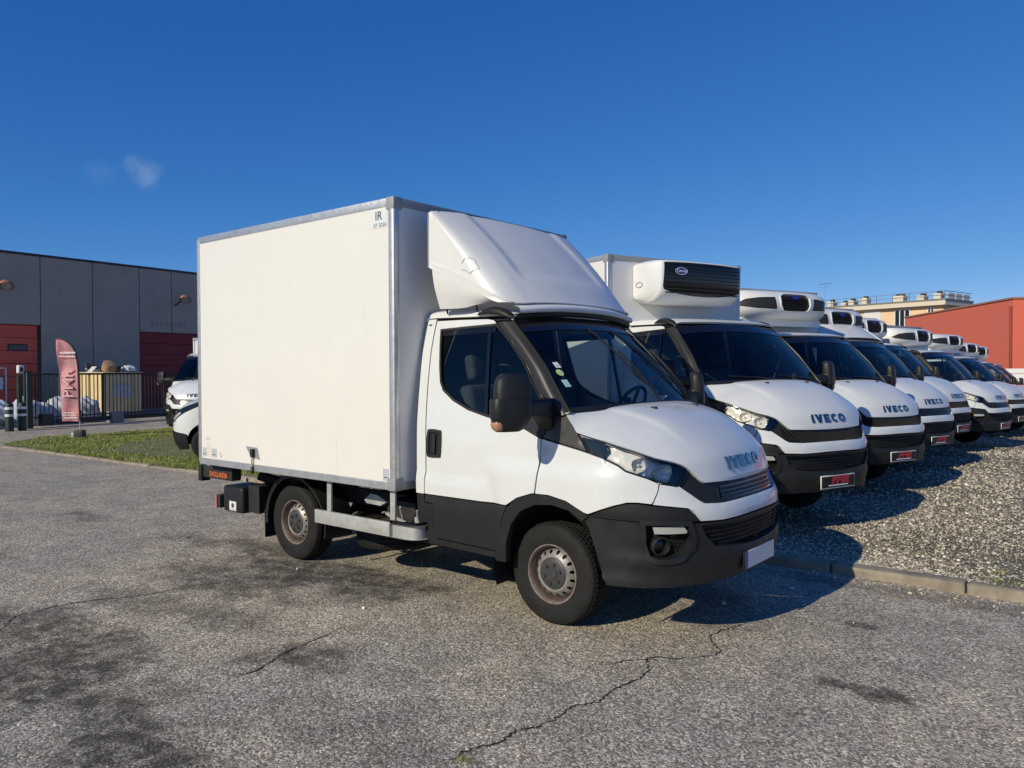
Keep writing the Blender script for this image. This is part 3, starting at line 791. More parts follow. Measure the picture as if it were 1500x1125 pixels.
    for (x, dx, ze, zc, we) in ((-.372, .105, 2.072, 2.118, .785), (-.42, .09, 2.098, 2.150, .79), (-.52, .07, 2.112, 2.178, .795), (-.70, .04, 2.114, 2.195, .79), (-.95, .0, 2.118, 2.20, .786), (-1.18, .0, 2.12, 2.195, .783), (-1.245, 0, 2.10, 2.165, .775)):
        prof = [(1.0, 0.0), (.985, .55), (.94, .78), (.85, .88), (.65, .95), (.35, .99), (0, 1.0)]
        r = [(x + dx * (1 - a ** 2.3), -we * a, ze + (zc - ze) * h) for a, h in prof]
        rows.append(r + [(p[0], -p[1], p[2]) for p in r[-2::-1]])
    sheet('roof', loft(rows, 30, 49), paint, root, .02, 60, False)
    for sy in (-1, 1):                                   # black marker pods at the roof corners
        rows = []
        for (x, w, z, hw_, hh_) in ((-.70, .785, 2.130, .02, .008), (-.62, .782, 2.146, .034, .030), (-.52, .780, 2.142, .042, .038), (-.43, .772, 2.118, .044, .032), (-.36, .758, 2.088, .032, .010)):
            rows.append([(x, sy * (w + hw_ * math.cos(t)), z + hh_ * math.sin(t)) for t in np.linspace(-.5, math.pi + .5, 9)])
        sheet('marker_pod', loft(rows, 14, 15), blackp, root, 0, 60)
    # ---- cab inside
    MB().box((-1.20, -.80, .55), (-1.17, .80, 2.08)).obj('cab_back', mat('cab_back_trim', (0.14, 0.14, 0.14), .9), root)
    MB().box((-1.17, -.86, .55), (-.50, .86, .60)).box((-.50, -.50, .55), (.45, .50, .60)).obj('cab_floor', darkv, root)
    MB().box((.02, -.88, .92), (.06, .88, 1.36)).box((-.5, -.88, .915), (.02, .88, .92)).obj('firewall', darkv, root)
    G = loft([[(.34 - .13 * abs(t) ** 2.3, .90 * t, 1.452) for t in np.linspace(-1, 1, 9)], [(.20 - .1 * abs(t) ** 2, .89 * t, 1.43) for t in np.linspace(-1, 1, 9)], [(.02, .89 * t, 1.40) for t in np.linspace(-1, 1, 9)], [(-.16, .88 * t, 1.37) for t in np.linspace(-1, 1, 9)], [(-.21, .88 * t, 1.30) for t in np.linspace(-1, 1, 9)], [(-.18, .88 * t, 1.05) for t in np.linspace(-1, 1, 9)]], 16, 17)
    sheet('dashboard', G, dash_m, root, 0, 60)
    MB().box((-1.17, -.74, 2.085), (-.45, .74, 2.095)).obj('headliner', head_m, root)
    for (yc, wd) in ((.44, .27), (-.46, .24), (-.04, .20)):
        st = empty('seat'); st.parent = root
        st.location = (0, 0, 0)
        M = Matrix.Translation((-.82, yc, 1.0)) @ Matrix.Rotation(R(-12), 4, 'Y')
        bbox('seat_back', (-.07, -wd, 0), (.07, wd, .62), seat_m, st, .05, 3, M)
        bbox('headrest', (-.05, -.14, .66), (.05, .14, .86), seat_m, st, .04, 3, M)
        bbox('seat_cushion', (-.80, yc - wd, .88), (-.28, yc + wd, 1.04), seat_m, st, .05, 3)
    M = Matrix.Translation((-.16, .44, 1.40)) @ Matrix.Rotation(R(-62), 4, 'Y')
    mb = MB(); mb.tube([tuple(M @ Vector((.21 * math.cos(t), .21 * math.sin(t), 0))) for t in np.linspace(0, 2 * math.pi, 33)], .015, 8, False)
    for a in (0, 2.4, -2.4): mb.tube([tuple(M @ Vector((0, 0, -.02))), tuple(M @ Vector((.2 * math.cos(a), .2 * math.sin(a), 0)))], .014, 6)
    mb.obj('steering_wheel', dash_m, root)
    # ---- mirrors
    for sy in (-1, 1):
        mr = empty('door_mirror'); mr.parent = root; MCX, MCY = .020, 1.30
        def ring(u0, v0, z, rx, ry, e=3.2, n=26, al=R(26)):
            """section of the mirror head: u across its thickness, v along its width, outer end swept back"""
            out = []
            for i in range(n):
                t = 2 * math.pi * i / n; c, q = math.cos(t), math.sin(t)
                u = u0 + rx * math.copysign(abs(c) ** (2 / e), c); v = v0 + ry * math.copysign(abs(q) ** (2 / e), q)
                out.append((MCX + u * math.cos(al) - v * math.sin(al), sy * (MCY + v * math.cos(al) + u * math.sin(al)), z))
            return out
        def stack(name, rings, m, par):
            nV = len(rings[0]); Vv = [p for r in rings for p in r]; Ff = grid_faces(len(rings), nV, True)
            Ff.append(tuple(range(nV))); Ff.append(tuple((len(rings) - 1) * nV + i for i in range(nV)))
            o = O(name, Vv, Ff, m, par, 40); fixn(o.data); return o
        stack('mirror_head', [ring(.006, -.01, 1.545, .062, .122, 3.0), ring(.005, -.01, 1.60, .062, .122, 3.0), ring(.000, -.012, 1.655, .058, .115, 2.8), ring(-.004, -.014, 1.685, .050, .102, 2.6), ring(-.008, -.016, 1.702, .036, .078, 2.4)], blackp, mr)
        stack('mirror_band', [ring(0, 0, 1.418, .066, .128, 3.4), ring(0, 0, 1.432, .071, .133, 3.4), ring(0, 0, 1.528, .071, .133, 3.4), ring(0, 0, 1.546, .065, .126, 3.4)], blackp, mr)
        lo = stack('mirror_base', [ring(-.004, .02, 1.340, .040, .076, 2.6), ring(-.004, .018, 1.354, .054, .100, 2.8), ring(-.002, .010, 1.385, .062, .116, 3.0), ring(0, 0, 1.420, .066, .126, 3.2)], blackp, mr)
        stack('indicator', [ring(.004, .085, 1.348, .036, .026, 2.4), ring(.004, .090, 1.360, .046, .036, 2.4), ring(.004, .094, 1.388, .052, .040, 2.4), ring(.004, .092, 1.402, .048, .038, 2.4)], amber, lo)
        gq = [ring(-.0625, v, z, .0001, .0001)[0] for v, z in ((-.085, 1.56), (.06, 1.56), (.05, 1.65), (-.075, 1.65))]
        O('mirror_glass', gq, [(0, 1, 2, 3)], chrome, mr, 0)
        def arm(y, x, z, a, h): return [(x + a * math.copysign(abs(math.cos(t)) ** .5, math.cos(t)), sy * y, z + h * math.copysign(abs(math.sin(t)) ** .5, math.sin(t))) for t in np.linspace(0, 2 * math.pi, 25)]
        sheet('mirror_arm', loft([arm(1.22, .040, 1.482, .062, .055), arm(1.08, .040, 1.480, .070, .057), arm(1.01, .032, 1.470, .076, .066), arm(.96, .030, 1.440, .070, .100), arm(.925, .022, 1.415, .062, .125)], 16, 25), blackp, mr, 0, 60)
        HB.panel('mirror_foot', [HB.outline([(-.012, 1.555), (.03, 1.49), (.055, 1.40), (.02, 1.30), (-.005, 1.268), (-.17, 1.335), (-.09, 1.47)])], blackp, mr, .012, .03, 0, .03, -sy)

def make_wheel(parent, loc, flip):
    w = empty('wheel'); w.parent = parent; w.location = loc
    if flip: w.rotation_euler = (0, 0, math.pi)
    prof = [(.194, -.086), (.206, -.100), (.255, -.110), (.300, -.108), (.322, -.100), (.336, -.088), (.341, -.070), (.343, -.045), (.335, -.043), (.335, -.037), (.343, -.035), (.344, -.005), (.336, -.003), (.336, .003), (.344, .005),
            (.343, .035), (.335, .037), (.335, .043), (.343, .045), (.341, .070), (.336, .088), (.322, .10), (.262, .11), (.212, .088)]
    tyre = MB().lathe(prof, 72, 'y').obj('tyre', rubber, w, 30)
    mb = MB()
    for (ya, yb, sk, n) in ((-.098, -.074, .02, 66), (-.068, -.047, -.02, 66), (-.032, -.007, .025, 66), (.007, .032, -.025, 66), (.047, .068, .02, 66), (.074, .098, -.02, 66)):
        for i in range(n):
            t0 = 2 * math.pi * (i + .5 * (sk > 0)) / n; dt = 2 * math.pi / n * .62
            edge = abs(ya + yb) > .15
            V8 = []
            for rr in (.338 if not edge else .326, .3475 if not edge else .3415):
                for (yy, tt) in ((ya, t0), (yb, t0 + sk), (yb, t0 + dt + sk), (ya, t0 + dt)):
                    r2 = rr - (.012 if edge and abs(yy) > .09 else 0)
                    V8.append((r2 * math.cos(tt), yy, r2 * math.sin(tt)))
            mb.add(V8, [(4, 5, 6, 7), (0, 1, 5, 4), (1, 2, 6, 5), (2, 3, 7, 6), (3, 0, 4, 7)])
    mb.obj('tread', rubber, tyre, 20)
    MB().lathe([(.197, -.088), (.203, -.096), (.201, -.101), (.195, -.101), (.190, -.094), (.186, -.074)], 64, 'y').obj('rim', rust_l, w, 50)
    MB().lathe([(.186, -.074), (.174, -.058), (.168, -.020), (.166, .06), (.20, .085)], 56, 'y').obj('rim_well', rust_m, w, 50)
    # ventilated disc with round holes
    mb = MB(); n = 16
    def dp(r, t):
        y = np.interp(r, [.10, .112, .122, .155, .170], [-.074, -.086, -.086, -.058, -.034]); return (r * math.cos(t), y, r * math.sin(t))
    for i in range(n):
        t0 = 2 * math.pi * i / n; t1 = 2 * math.pi * (i + 1) / n; tc_ = (t0 + t1) / 2; r0, r1 = .120, .170; rc = .146
        outer = []; inner = []
        K = 4
        for q in range(K): outer.append((r0, t0 + (t1 - t0) * q / K))
        for q in range(K): outer.append((r0 + (r1 - r0) * q / K, t1))
        for q in range(K): outer.append((r1, t1 - (t1 - t0) * q / K))
        for q in range(K): outer.append((r1 - (r1 - r0) * q / K, t0))
        for (r, t) in outer:
            a = math.atan2(r - rc, (t - tc_) * rc); inner.append((rc + .0145 * math.sin(a), tc_ + .0120 * math.cos(a) / rc))
        k = len(mb.V); N = len(outer)
        mb.V += [dp(*p) for p in outer] + [dp(*p) for p in inner] + [tuple(np.array(dp(*p)) + (0, .012, 0)) for p in inner]
        for q in range(N):
            q2 = (q + 1) % N
            mb.F.append((k + q, k + q2, k + N + q2, k + N + q)); mb.F.append((k + N + q, k + N + q2, k + 2 * N + q2, k + 2 * N + q))
    mb.lathe([(.120, -.0862), (.112, -.0862), (.106, -.080)], 48, 'y')
    mb.obj('wheel_disc', rim_m, w, 40)
    MB().lathe([(.001, .0), (.19, .0)], 32, 'y').obj('brake_plate', darkv, w)
    hub = MB().lathe([(.001, -.097), (.036, -.097), (.040, -.091), (.092, -.091), (.102, -.086), (.110, -.080)], 40, 'y').obj('hub_cap', hub_m, w, 40)
    for i in range(6):
        t = 2 * math.pi * i / 6 + .3
        MB().lathe([(.016, -.093), (.0165, -.0885), (.013, -.0905), (.001, -.0905)], 12, 'y', M=Matrix.Translation((.066 * math.cos(t), 0, .066 * math.sin(t)))).obj('bolt_recess', darkv, hub, 30)
        MB().lathe([(.001, -.103), (.008, -.103), (.010, -.098), (.010, -.09)], 6, 'y', M=Matrix.Translation((.066 * math.cos(t), 0, .066 * math.sin(t)))).obj('wheel_nut', hub_m, hub, 30)
    return w
def make_chassis(root):
    w0 = make_wheel(root, (0, -.745, .345), False)
    for (x, y, f) in ((0, .745, True), (-2.9, -.745, False), (-2.9, .745, True)):
        c = clone(w0, root); c.location = (x, y, .345); c.rotation_euler = (0, 0, math.pi if f else 0)
    mb = MB()
    for sy in (-1, 1): mb.box((-4.0, sy * .40 - .035, .50), (.55, sy * .40 + .035, .64))
    for x in (-3.85, -3.3, -2.3, -1.6, -1.0, .45): mb.box((x - .03, -.38, .52), (x + .03, .38, .62))
    mb.obj('frame_rail', under_m, root)
    MB().tube([(-2.9, -.62, .345), (-2.9, .62, .345)], .055, 12).obj('rear_axle', under_m, root)
    MB().lathe([(.001, -.14), (.10, -.12), (.14, 0), (.10, .12), (.001, .14)], 16, 'x', M=Matrix.Translation((-2.9, 0, .345))).obj('differential', under_m, root)
    MB().box((-.05, -.62, .30), (.05, .62, .36)).obj('front_axle', under_m, root)
    MB().box((-.55, -.35, .36), (.55, .35, .55)).obj('engine_sump', darkv, root)
    for sy in (-1, 1):
        mb = MB(); mb.box((-3.35, sy * .62 - .035, .42), (-2.45, sy * .62 + .035, .46)); mb.obj('leaf_spring', under_m, root)
    MB().box((-2.05, .45, .30), (-1.25, .85, .62)).obj('fuel_tank', under_m, root)

# ------------------------------------------------------------------ pieces that differ from truck to truck
def bar_grille(root):
    """facelift grille: three chrome-edged bars between black shields"""
    g = empty('grille'); g.parent = root
    o = HB.outline([(1.05, 0, .985), (1.03, .30, .985), (1.012, .425, .982), (1.022, .44, .90), (1.06, .20, .90), (1.067, 0, .90)], True)
    HB.panel('grille_frame', [o, inset(o, .014)], glossb, g, -.010, .02, 0, .03, 1, None, .02)
    for z in (.918, .944, .970):
        for (dz, off, m, nm, hh) in ((0.0, -.006, blackp, 'grille_bar', .008), (.0095, -.003, dkchrome, 'bar_trim', .0022)):
            L = [HB.inv((1.05, .425 * t, z))[0] for t in (1,)][0]
            qs = np.linspace(-L, L, 25); V = []; F = []
            for q in qs:
                for (zz, oo) in ((z + dz - hh, off - .02), (z + dz - hh, off), (z + dz + hh, off), (z + dz + hh, off - .02)):
                    p = HB.at(q, zz) + HB.normal(q, zz) * oo; V.append(tuple(p))
            for i in range(len(qs) - 1):
                for j in range(3): F.append((i * 4 + j, i * 4 + j + 1, i * 4 + j + 5, i * 4 + j + 4))
            O(nm, V, F, m, g, 40)
    return g
def mesh_grille(root):
    """honeycomb grille of the earlier front"""
    g = empty('grille'); g.parent = root
    half = HB.outline([(1.05, 0, .985), (1.01, .35, .988), (.955, .54, 1.010), (.92, .60, 1.045), (.925, .62, .985), (.965, .585, .915), (1.03, .43, .90), (1.067, 0, .903)], True)
    mb = MB()
    for iz in range(8):
        z = .905 + iz * .0165
        for iy in range(-30, 31):
            q = (iy + .5 * (iz % 2)) * .029
            if inpoly(q, z, half):
                n0 = HB.normal(q, z); hx = []; hi = []
                for t in range(6):
                    a = math.pi / 3 * t
                    hx.append(HB.at(q + .0150 * math.cos(a), z + .0098 * math.sin(a)) - n0 * .004)
                    hi.append(HB.at(q + .0105 * math.cos(a), z + .0066 * math.sin(a)) - n0 * .016)
                mb.add(hx + hi, [(t, (t + 1) % 6, 6 + (t + 1) % 6, 6 + t) for t in range(6)])
    mb.obj('grille_mesh', mat('grille_net', (0.05, 0.05, 0.052), 0.3), g, 20)
    return g
def plate(root, dealer):
    x, z0, z1 = 1.108, .432, .548
    if not dealer:
        p = bbox('number_plate', (x - .012, -.258, z0 - .004), (x, .258, z1 + .004), blackp, root, .004, 1)
        bbox('plate_face', (x, -.205, z0), (x + .004, .245, z1), plate_w, p, .002, 1)
        bbox('plate_band', (x, -.248, z0), (x + .003, -.207, z1), plate_b, p, .001, 1)
    else:
        p = bbox('number_plate', (x - .012, -.262, z0 - .008), (x, .262, z1 + .008), white_pl, root, .004, 1)
        bbox('plate_face', (x - .002, -.252, z0 + .003), (x + .003, .252, z1 - .003), plate_k, p, .002, 1)
        text('plate_text', 'PMR', .105, red_txt, p, (x + .0055, .02, (z0 + z1) / 2 + .012), (0, 1, 0), (0, 0, 1), .001, .32, .006, 1.35)
        bbox('plate_line', (x + .003, -.15, z0 + .018), (x + .0048, .145, z0 + .030), white_txt, p, 0, 1)
    return p
def wiper(root, base, tip, lift=.014):
    """arm and blade lying on the screen; (y, k) with k from the scuttle (0) to the roof (1)"""
    def ws(y, k, d=0.0):
        xc, zc = .355 - .617 * k + .025 * math.sin(math.pi * k), 1.468 + .64 * k + .02 * math.sin(math.pi * k)
        xe, we, ze = .188 - .553 * k + .02 * math.sin(math.pi * k), .905 - .133 * k, 1.448 + .618 * k + .02 * math.sin(math.pi * k)
        t = abs(y) / we
        return Vector((xc + (xe - xc) * t ** 2.3, y, zc + (ze - zc) * t ** 2.3)) + Vector((.72, 0, .69)) * d
    w = empty('wiper'); w.parent = root
    lp = lambda t: (base[0] + (tip[0] - base[0]) * t, base[1] + (tip[1] - base[1]) * t)
    MB().tube([ws(*lp(t), lift * (1.0 + 1.5 * math.sin(math.pi * t))) for t in np.linspace(0, .62, 8)], [.011, .010, .009, .008, .007, .006, .006, .006], 8).obj('wiper_arm', blackp, w)
    MB().tube([ws(*lp(t), .010) for t in np.linspace(.22, 1.0, 14)], .0075, 6).obj('wiper_blade', blackp, w)
    return w
def make_box(root, x0, x1, hw, z0, z1, name='cargo_box', detail=False):
    b = empty(name); b.parent = root
    rl = .07
    bbox('side_panel', (x0 + .03, -hw + .004, z0 + .05), (x1 - .03, -hw + .05, z1 - .05), panel_m, b, 0)
    bbox('side_panel', (x0 + .03, hw - .05, z0 + .05), (x1 - .03, hw - .004, z1 - .05), panel_m, b, 0)
    bbox('front_panel', (x1 - .05, -hw + .05, z0 + .05), (x1 - .004, hw - .05, z1 - .05), front_m, b, 0)
    bbox('roof_panel', (x0 + .02, -hw + .02, z1 - .04), (x1 - .02, hw - .02, z1 - .006), front_m, b, 0)
    bbox('floor_panel', (x0 + .02, -hw + .03, z0 + .01), (x1 - .02, hw - .03, z0 + .06), under_m, b, 0)
    for sy in (-1, 1):
        bbox('rear_door', (x0 - .004, min(sy * .01, sy * (hw - .03)), z0 + .06), (x0 + .04, max(sy * .01, sy * (hw - .03)), z1 - .06), panel_m, b, .004)
        a, c = sorted((sy * hw, sy * (hw - .06)))
        bbox('top_rail', (x0 + .01, a, z1 - rl), (x1 - .01, c, z1), alu, b, .012, 2)
        bbox('bottom_rail', (x0 + .01, a, z0), (x1 - .01, c, z0 + .062), alu, b, .004, 1)
        a, c = sorted((sy * (hw + .003), sy * (hw - .062)))
        bbox('corner_post', (x1 - .066, a, z0 + .02), (x1 + .003, c, z1 - .02), alu, b, .022, 3)
        bbox('corner_post', (x0 - .006, a, z0 + .02), (x0 + .045, c, z1 - .02), alu, b, .008, 2)
        a, c = sorted((sy * (hw + .006), sy * (hw - .085)))
        bbox('corner_cap', (x1 - .085, a, z1 - .095), (x1 + .006, c, z1 + .005), cap_m, b, .016, 2)
        bbox('corner_cap', (x1 - .085, a, z0 - .004), (x1 + .006, c, z0 + .095), cap_m, b, .012, 2)
    bbox('front_rail', (x1 - .06, -hw + .05, z1 - rl), (x1 + .002, hw - .05, z1 + .001), cap_m, b, .012, 2)  # upper front rail: shade put into the colour by using the dark cap grey
    bbox('front_rail', (x1 - .06, -hw + .05, z0), (x1 + .002, hw - .05, z0 + .06), alu, b, .004, 1)
    return b
def fairing(root):
    """tall roof spoiler: sloped face with a dished centre, rounded shoulders, flared cheeks and a skirt"""
    f = empty('roof_fairing'); f.parent = root
    rows = []
    for k in np.linspace(0, 1, 7):
        e = np.array([-.365 - .665 * k + .03 * math.sin(math.pi * k), .795 + .045 * k, 2.190 + .718 * k + .012 * math.sin(math.pi * k)])
        cx, cz = e[0] + .085 - .03 * k, e[2] + .032; xr = -1.085; rz = 2.50 + .395 * k; q = 1 - .72 * k
        r = [(cx + (e[0] - cx) * a ** 2.4, e[1] * a, cz + (e[2] - cz) * a ** 2.6) for a in (0, .3, .58, .76, .90)]
        p5 = np.array([e[0] - .035 * q, e[1] + .028, e[2] + .008 - .030 * min(1, 3 * k) * q]); p6 = np.array([e[0] - .115 * q, e[1] + .066, e[2] + .022 - .076 * min(1, 3 * k) * q]); pr = np.array([xr, .915, rz])
        r += [tuple(p5), tuple(p6)] + [tuple(p6 + (pr - p6) * t) for t in (.3, .65, 1.0)]
        rows.append(r)
    # crown: roll the top edge over to the back
    last = rows[-1]; rows.append([(p[0] - .02 if i < 6 else p[0], p[1] - (.018 if i > 4 else 0), p[2] + .012) for i, p in enumerate(last)])
    rows.append([(p[0] - .06 if i < 6 else p[0], p[1] - (.06 if i > 4 else 0), p[2] + .014) for i, p in enumerate(last)])
    full = [[(x, -y, z) for x, y, z in r][::-1] + [(x, y, z) for x, y, z in r[1:]] for r in rows]
    G = loft(full, 60, 101)
    kk = np.linspace(0, 1, 60)[:, None]; w = np.abs(G[..., 1])
    # raised border round a shallow dish in the middle of the slope
    rim_w = .50 - .0 * kk
    dish = sstep(.60, .50, w) * sstep(.16, .28, kk)
    G[..., 0] -= .012 * dish; G[..., 2] -= .012 * dish
    sheet('fairing_shell', G, fairing_m, f, .012, 60, False)
    for sy in (-1, 1):
        rows = [[(-1.055, .918, 2.53), (-.80, .905, 2.42), (-.58, .882, 2.31), (-.44, .85, 2.235), (-.37, .80, 2.21)], [(-1.04, .905, 2.36), (-.80, .895, 2.30), (-.60, .875, 2.25), (-.46, .84, 2.222), (-.38, .795, 2.205)], [(-1.02, .862, 2.185), (-.80, .855, 2.182), (-.66, .845, 2.200), (-.50, .82, 2.216), (-.38, .78, 2.200)]]
        sheet('fairing_skirt', loft([[(x, sy * y, z) for x, y, z in r] for r in rows], 14, 24), fairing_m, f, .01, 60)
    # lip along the windscreen header and the rubber seal beneath
    rows = []
    for (dx, dz) in ((-.06, .075), (-.005, .045), (.045, .022), (.045, -.012), (.0, -.02)):
        rows.append([(-.275 + dx - .095 * abs(t) ** 2.3, .775 * t, 2.176 + dz - .035 * abs(t) ** 2.3) for t in np.linspace(-1, 1, 13)])
    sheet('fairing_lip', loft(rows, 14, 41), fairing_m, f, 0, 60)
    rows = []
    for (dx, dz) in ((-.03, -.008), (.03, -.012), (.022, -.045), (-.03, -.05)):
        rows.append([(-.275 + dx - .10 * abs(t) ** 2.3, .77 * t, 2.172 + dz - .04 * abs(t) ** 2.3) for t in np.linspace(-1, 1, 13)])
    sheet('fairing_seal', loft(rows, 8, 41), blackp, f, 0, 60)
    for x in (-1.0, -.70):
        MB().tube([(x, -.80, 2.15), (x, -.815, 2.21)], .007, 6).obj('fairing_bolt', under_m, f)
    # a repaired crack in the gelcoat of the near cheek
    return f

# fridge units on the box fronts ---------------------------------------------------------
HF = Hull([2.40, 2.46, 2.54, 2.65, 2.74, 2.79, 2.82], [-.80, -.70, -.655, -.65, -.68, -.74, -.83], [2.40, 2.46, 2.54, 2.65, 2.74, 2.79, 2.82], [.90, .97, 1.0, 1.0, .985, .96, .92], 2.7, -1.16, -.66, 1.0)
def fridge_swept(root):
    f = empty('fridge_unit'); f.parent = root
    S = HF.S1 + .0
    cen = HF.outline([(-.66, 0, 2.765), (-.66, .20, 2.765), (-.67, .27, 2.755), (-.685, .31, 2.72), (-.68, .30, 2.60), (-.67, .265, 2.53), (-.66, .22, 2.512), (-.655, 0, 2.508)], True)
    wings = []
    for sd in (1, -1):
        wings.append(HF.outline([(-.72, .385, 2.715), (-.78, .62, 2.705), (-.86, .80, 2.68), (-.965, .925, 2.605), (-.90, .86, 2.575), (-.78, .66, 2.545), (-.70, .365, 2.535)]) * np.array([sd, 1]))
    outer = np.array([(q, z) for q in (-S, S) for z in ((2.40, 2.82) if q < 0 else (2.82, 2.40))])
    HF.panel('fridge_shell', [outer, cen] + wings, fridge_m, f, 0, .0, .001, .05, 1, None, .05)
    sh = HF.panel('fridge_rim', [inset(cen, -.016), cen], fridge_m, f, .012, .02, 0, .04, 1, None, .04)
    g = HF.panel('fridge_grille', [cen], darkv, f, -.04, 0, -.004, .06, 1)
    for i in range(9):
        z = 2.525 + i * .0275
        L = .255 + .04 * min(1, (z - 2.51) / .1)
        V = []; F = []; qs = np.linspace(-L, L, 9)
        for q in qs:
            n0 = HF.normal(q, z)
            V += [tuple(HF.at(q, z - .006) - n0 * .016), tuple(HF.at(q, z + .006) - n0 * .004), tuple(HF.at(q, z + .008) - n0 * .02)]
        for k in range(8):
            for j in range(2): F.append((k * 3 + j, k * 3 + j + 1, k * 3 + j + 4, k * 3 + j + 3))
        O('grille_slat', V, F, fr_mesh, g, 30)
    for wgt in wings: HF.panel('side_intake', [wgt], fr_mesh, f, -.012, 0, -.003, .05, 1)
    oval = [(.075 * math.cos(t), 2.715 + .026 * math.sin(t)) for t in np.linspace(0, 2 * math.pi, 24, endpoint=False)]
    HF.panel('badge', [np.array(oval)], blue_b, f, .004, .01, 0, .03, 1)
    # closed top, underside and sides back to the box
    def capz(z, nm, m):
        P = [HF.at(q, z) for q in np.linspace(-S, S, 41)]
        V = [tuple(p) for p in P] + [(-1.18, -P[0][1] * -1, z), (-1.18, P[-1][1], z)]
        O(nm, V, [tuple(range(41)) + (42, 41)] if False else [tuple(range(41))], m, f, 30)
    capz(2.82, 'fridge_top', fridge_m); capz(2.40, 'fridge_underside', fridge_m)
    MB().box((-1.18, -.86, 2.30), (-.92, .86, 2.41)).obj('condenser_tray', fridge_m, f)
    return f
def fridge_block(root):
    """older boxy unit with a wide black grille"""
    f = empty('fridge_unit'); f.parent = root
    zb, zt = 2.375, 2.885; yo = .715
    secs = []
    for (y, xf, a, b) in ((-yo, -.93, 2.47, 2.82), (-yo + .012, -.89, 2.44, 2.845), (-yo + .05, -.80, 2.41, 2.868), (-.60, -.735, 2.385, 2.882), (-.3, -.705, 2.375, 2.886), (0, -.70, 2.375, 2.887), (.3, -.705, 2.375, 2.886), (.60, -.735, 2.385, 2.882), (yo - .05, -.80, 2.41, 2.868), (yo - .012, -.89, 2.44, 2.845), (yo, -.93, 2.47, 2.82)):
        secs.append([(-1.17, y, b - .004), (xf - .20, y, b), (xf - .05, y, b - .012), (xf - .006, y, b - .04), (xf, y, (a + b) / 2 + .05), (xf - .02, y, a + .13), (xf - .10, y, a + .04), (xf - .22, y, a), (-1.17, y, a + .01)])
    G = loft(secs, 61, 41); sheet('fridge_shell', G, fridge_m, f, 0, 50, True)
    for sy in (-1, 1):
        e = G[0] if sy < 0 else G[-1]
        O('fridge_side', [tuple(p) for p in e], [tuple(range(len(e)))], fridge_m, f, 0)
    # grille laid on the face
    me = bpy.data.objects[f.children[0].name].data
    bv = BVHTree.FromPolygons([v.co.copy() for v in me.vertices], [tuple(p.vertices) for p in me.polygons])
    def onf(y, z, d):
        h = bv.ray_cast(Vector((0, y, z)), Vector((-1, 0, 0)))[0]
        return (h.x + d if h else -.72, y, z)
    ol = np.array([(-.615, 2.845), (-.3, 2.853), (0, 2.855), (.3, 2.853), (.615, 2.845), (.630, 2.75), (.632, 2.62), (.615, 2.53), (.45, 2.49), (.2, 2.468), (0, 2.463), (-.2, 2.468), (-.45, 2.49), (-.615, 2.535), (-.628, 2.57), (-.622, 2.70)])
    V2, T, idx = triangulate([resample(ol, .05)], .05)
    gr = O('fridge_grille', [onf(y, z, .006) for y, z in V2], T, glossb, f, 40); fixn(gr.data)
    for i in range(9):
        z = 2.50 + i * .042
        ys_ = np.linspace(-.59, .59, 13); V = []; F = []
        for y in ys_: V += [onf(y, z - .010, .008), onf(y, z, .020), onf(y, z + .004, .008)]
        for k in range(12):
            for j in range(2): F.append((k * 3 + j, k * 3 + j + 1, k * 3 + j + 4, k * 3 + j + 3))
        O('grille_slat', V, F, fr_mesh, gr, 30)
    ov = [(-.40 + .085 * math.cos(t), 2.745 + .040 * math.sin(t)) for t in np.linspace(0, 2 * math.pi, 28, endpoint=False)]
    bd = O('badge', [onf(y, z, .026) for y, z in ov], [tuple(range(28))], blue_b, f, 0); fixn(bd.data)
    rg = MB(); rg.tube([onf(y, z, .027) for y, z in ov + ov[:1]], .003, 5, False); rg.obj('badge_ring', white_txt, f)
    text('badge_text', 'Carrier', .05, white_txt, f, (onf(-.40, 2.745, .029)[0] + .004, -.40, 2.745), (0, 1, 0), (0, 0, 1), .001, .1)
    # oval mark on the cheek
    ck = MB(); ck.tube([(-1.06 + .06 * math.cos(t), -yo - .004, 2.60 + .03 * math.sin(t)) for t in np.linspace(0, 2 * math.pi, 20)], .003, 5, False); ck.obj('cheek_mark', ink, f)
    return f

# ------------------------------------------------------------------ trucks
ROWG = 'white refrigerated trucks parked side by side on the gravel'
truck = empty('box_truck', (0, 0, 0), 0, 'large white box truck with tall roof fairing, nearest, standing on the asphalt', 'truck')
make_cab(truck); make_chassis(truck)
common = list(truck.children)
g_bar = bar_grille(truck)
p_blank = plate(truck, False)
wiper(truck, (.03, .02), (-.16, .88)); wiper(truck, (.66, .03), (.15, .86))
fairing(truck)
box1 = make_box(truck, -4.065, -1.251, 1.115, .82, 3.022, detail=True)
YS = -1.1195
def sticker(name, x0, x1, z0, z1, m, y=YS, parent=None):
    return bbox(name, (x0, y - .0008, z0), (x1, y + .003, z1), m, parent or box1, 0)
st = sticker('sticker', -1.515, -1.325, 2.80, 2.945, stick_w, -1.1125)
text('sticker_text', 'IR', .095, ink, st, (-1.42, -1.1142, 2.893), (1, 0, 0), (0, 0, 1), 0, 0, .001)
text('sticker_text', '07 2026', .044, ink, st, (-1.405, -1.1142, 2.824), (1, 0, 0), (0, 0, 1), 0, 0, 0)
for (x0, x1, z0, z1, m) in ((-4.0, -3.93, .90, .985, stick_g), (-3.84, -3.75, .90, .985, stick_g), (-1.39, -1.325, .89, .98, stick_g)):
    s_ = sticker('sticker', x0, x1, z0, z1, m, -1.1125)
    for r_ in range(3):
        bbox('sticker_line', (x0 + .01, -1.1142, z0 + .02 + r_ * .022), (x1 - .015 - .012 * r_, -1.1135, z0 + .028 + r_ * .022), ink_l if r_ else ink, s_, 0)
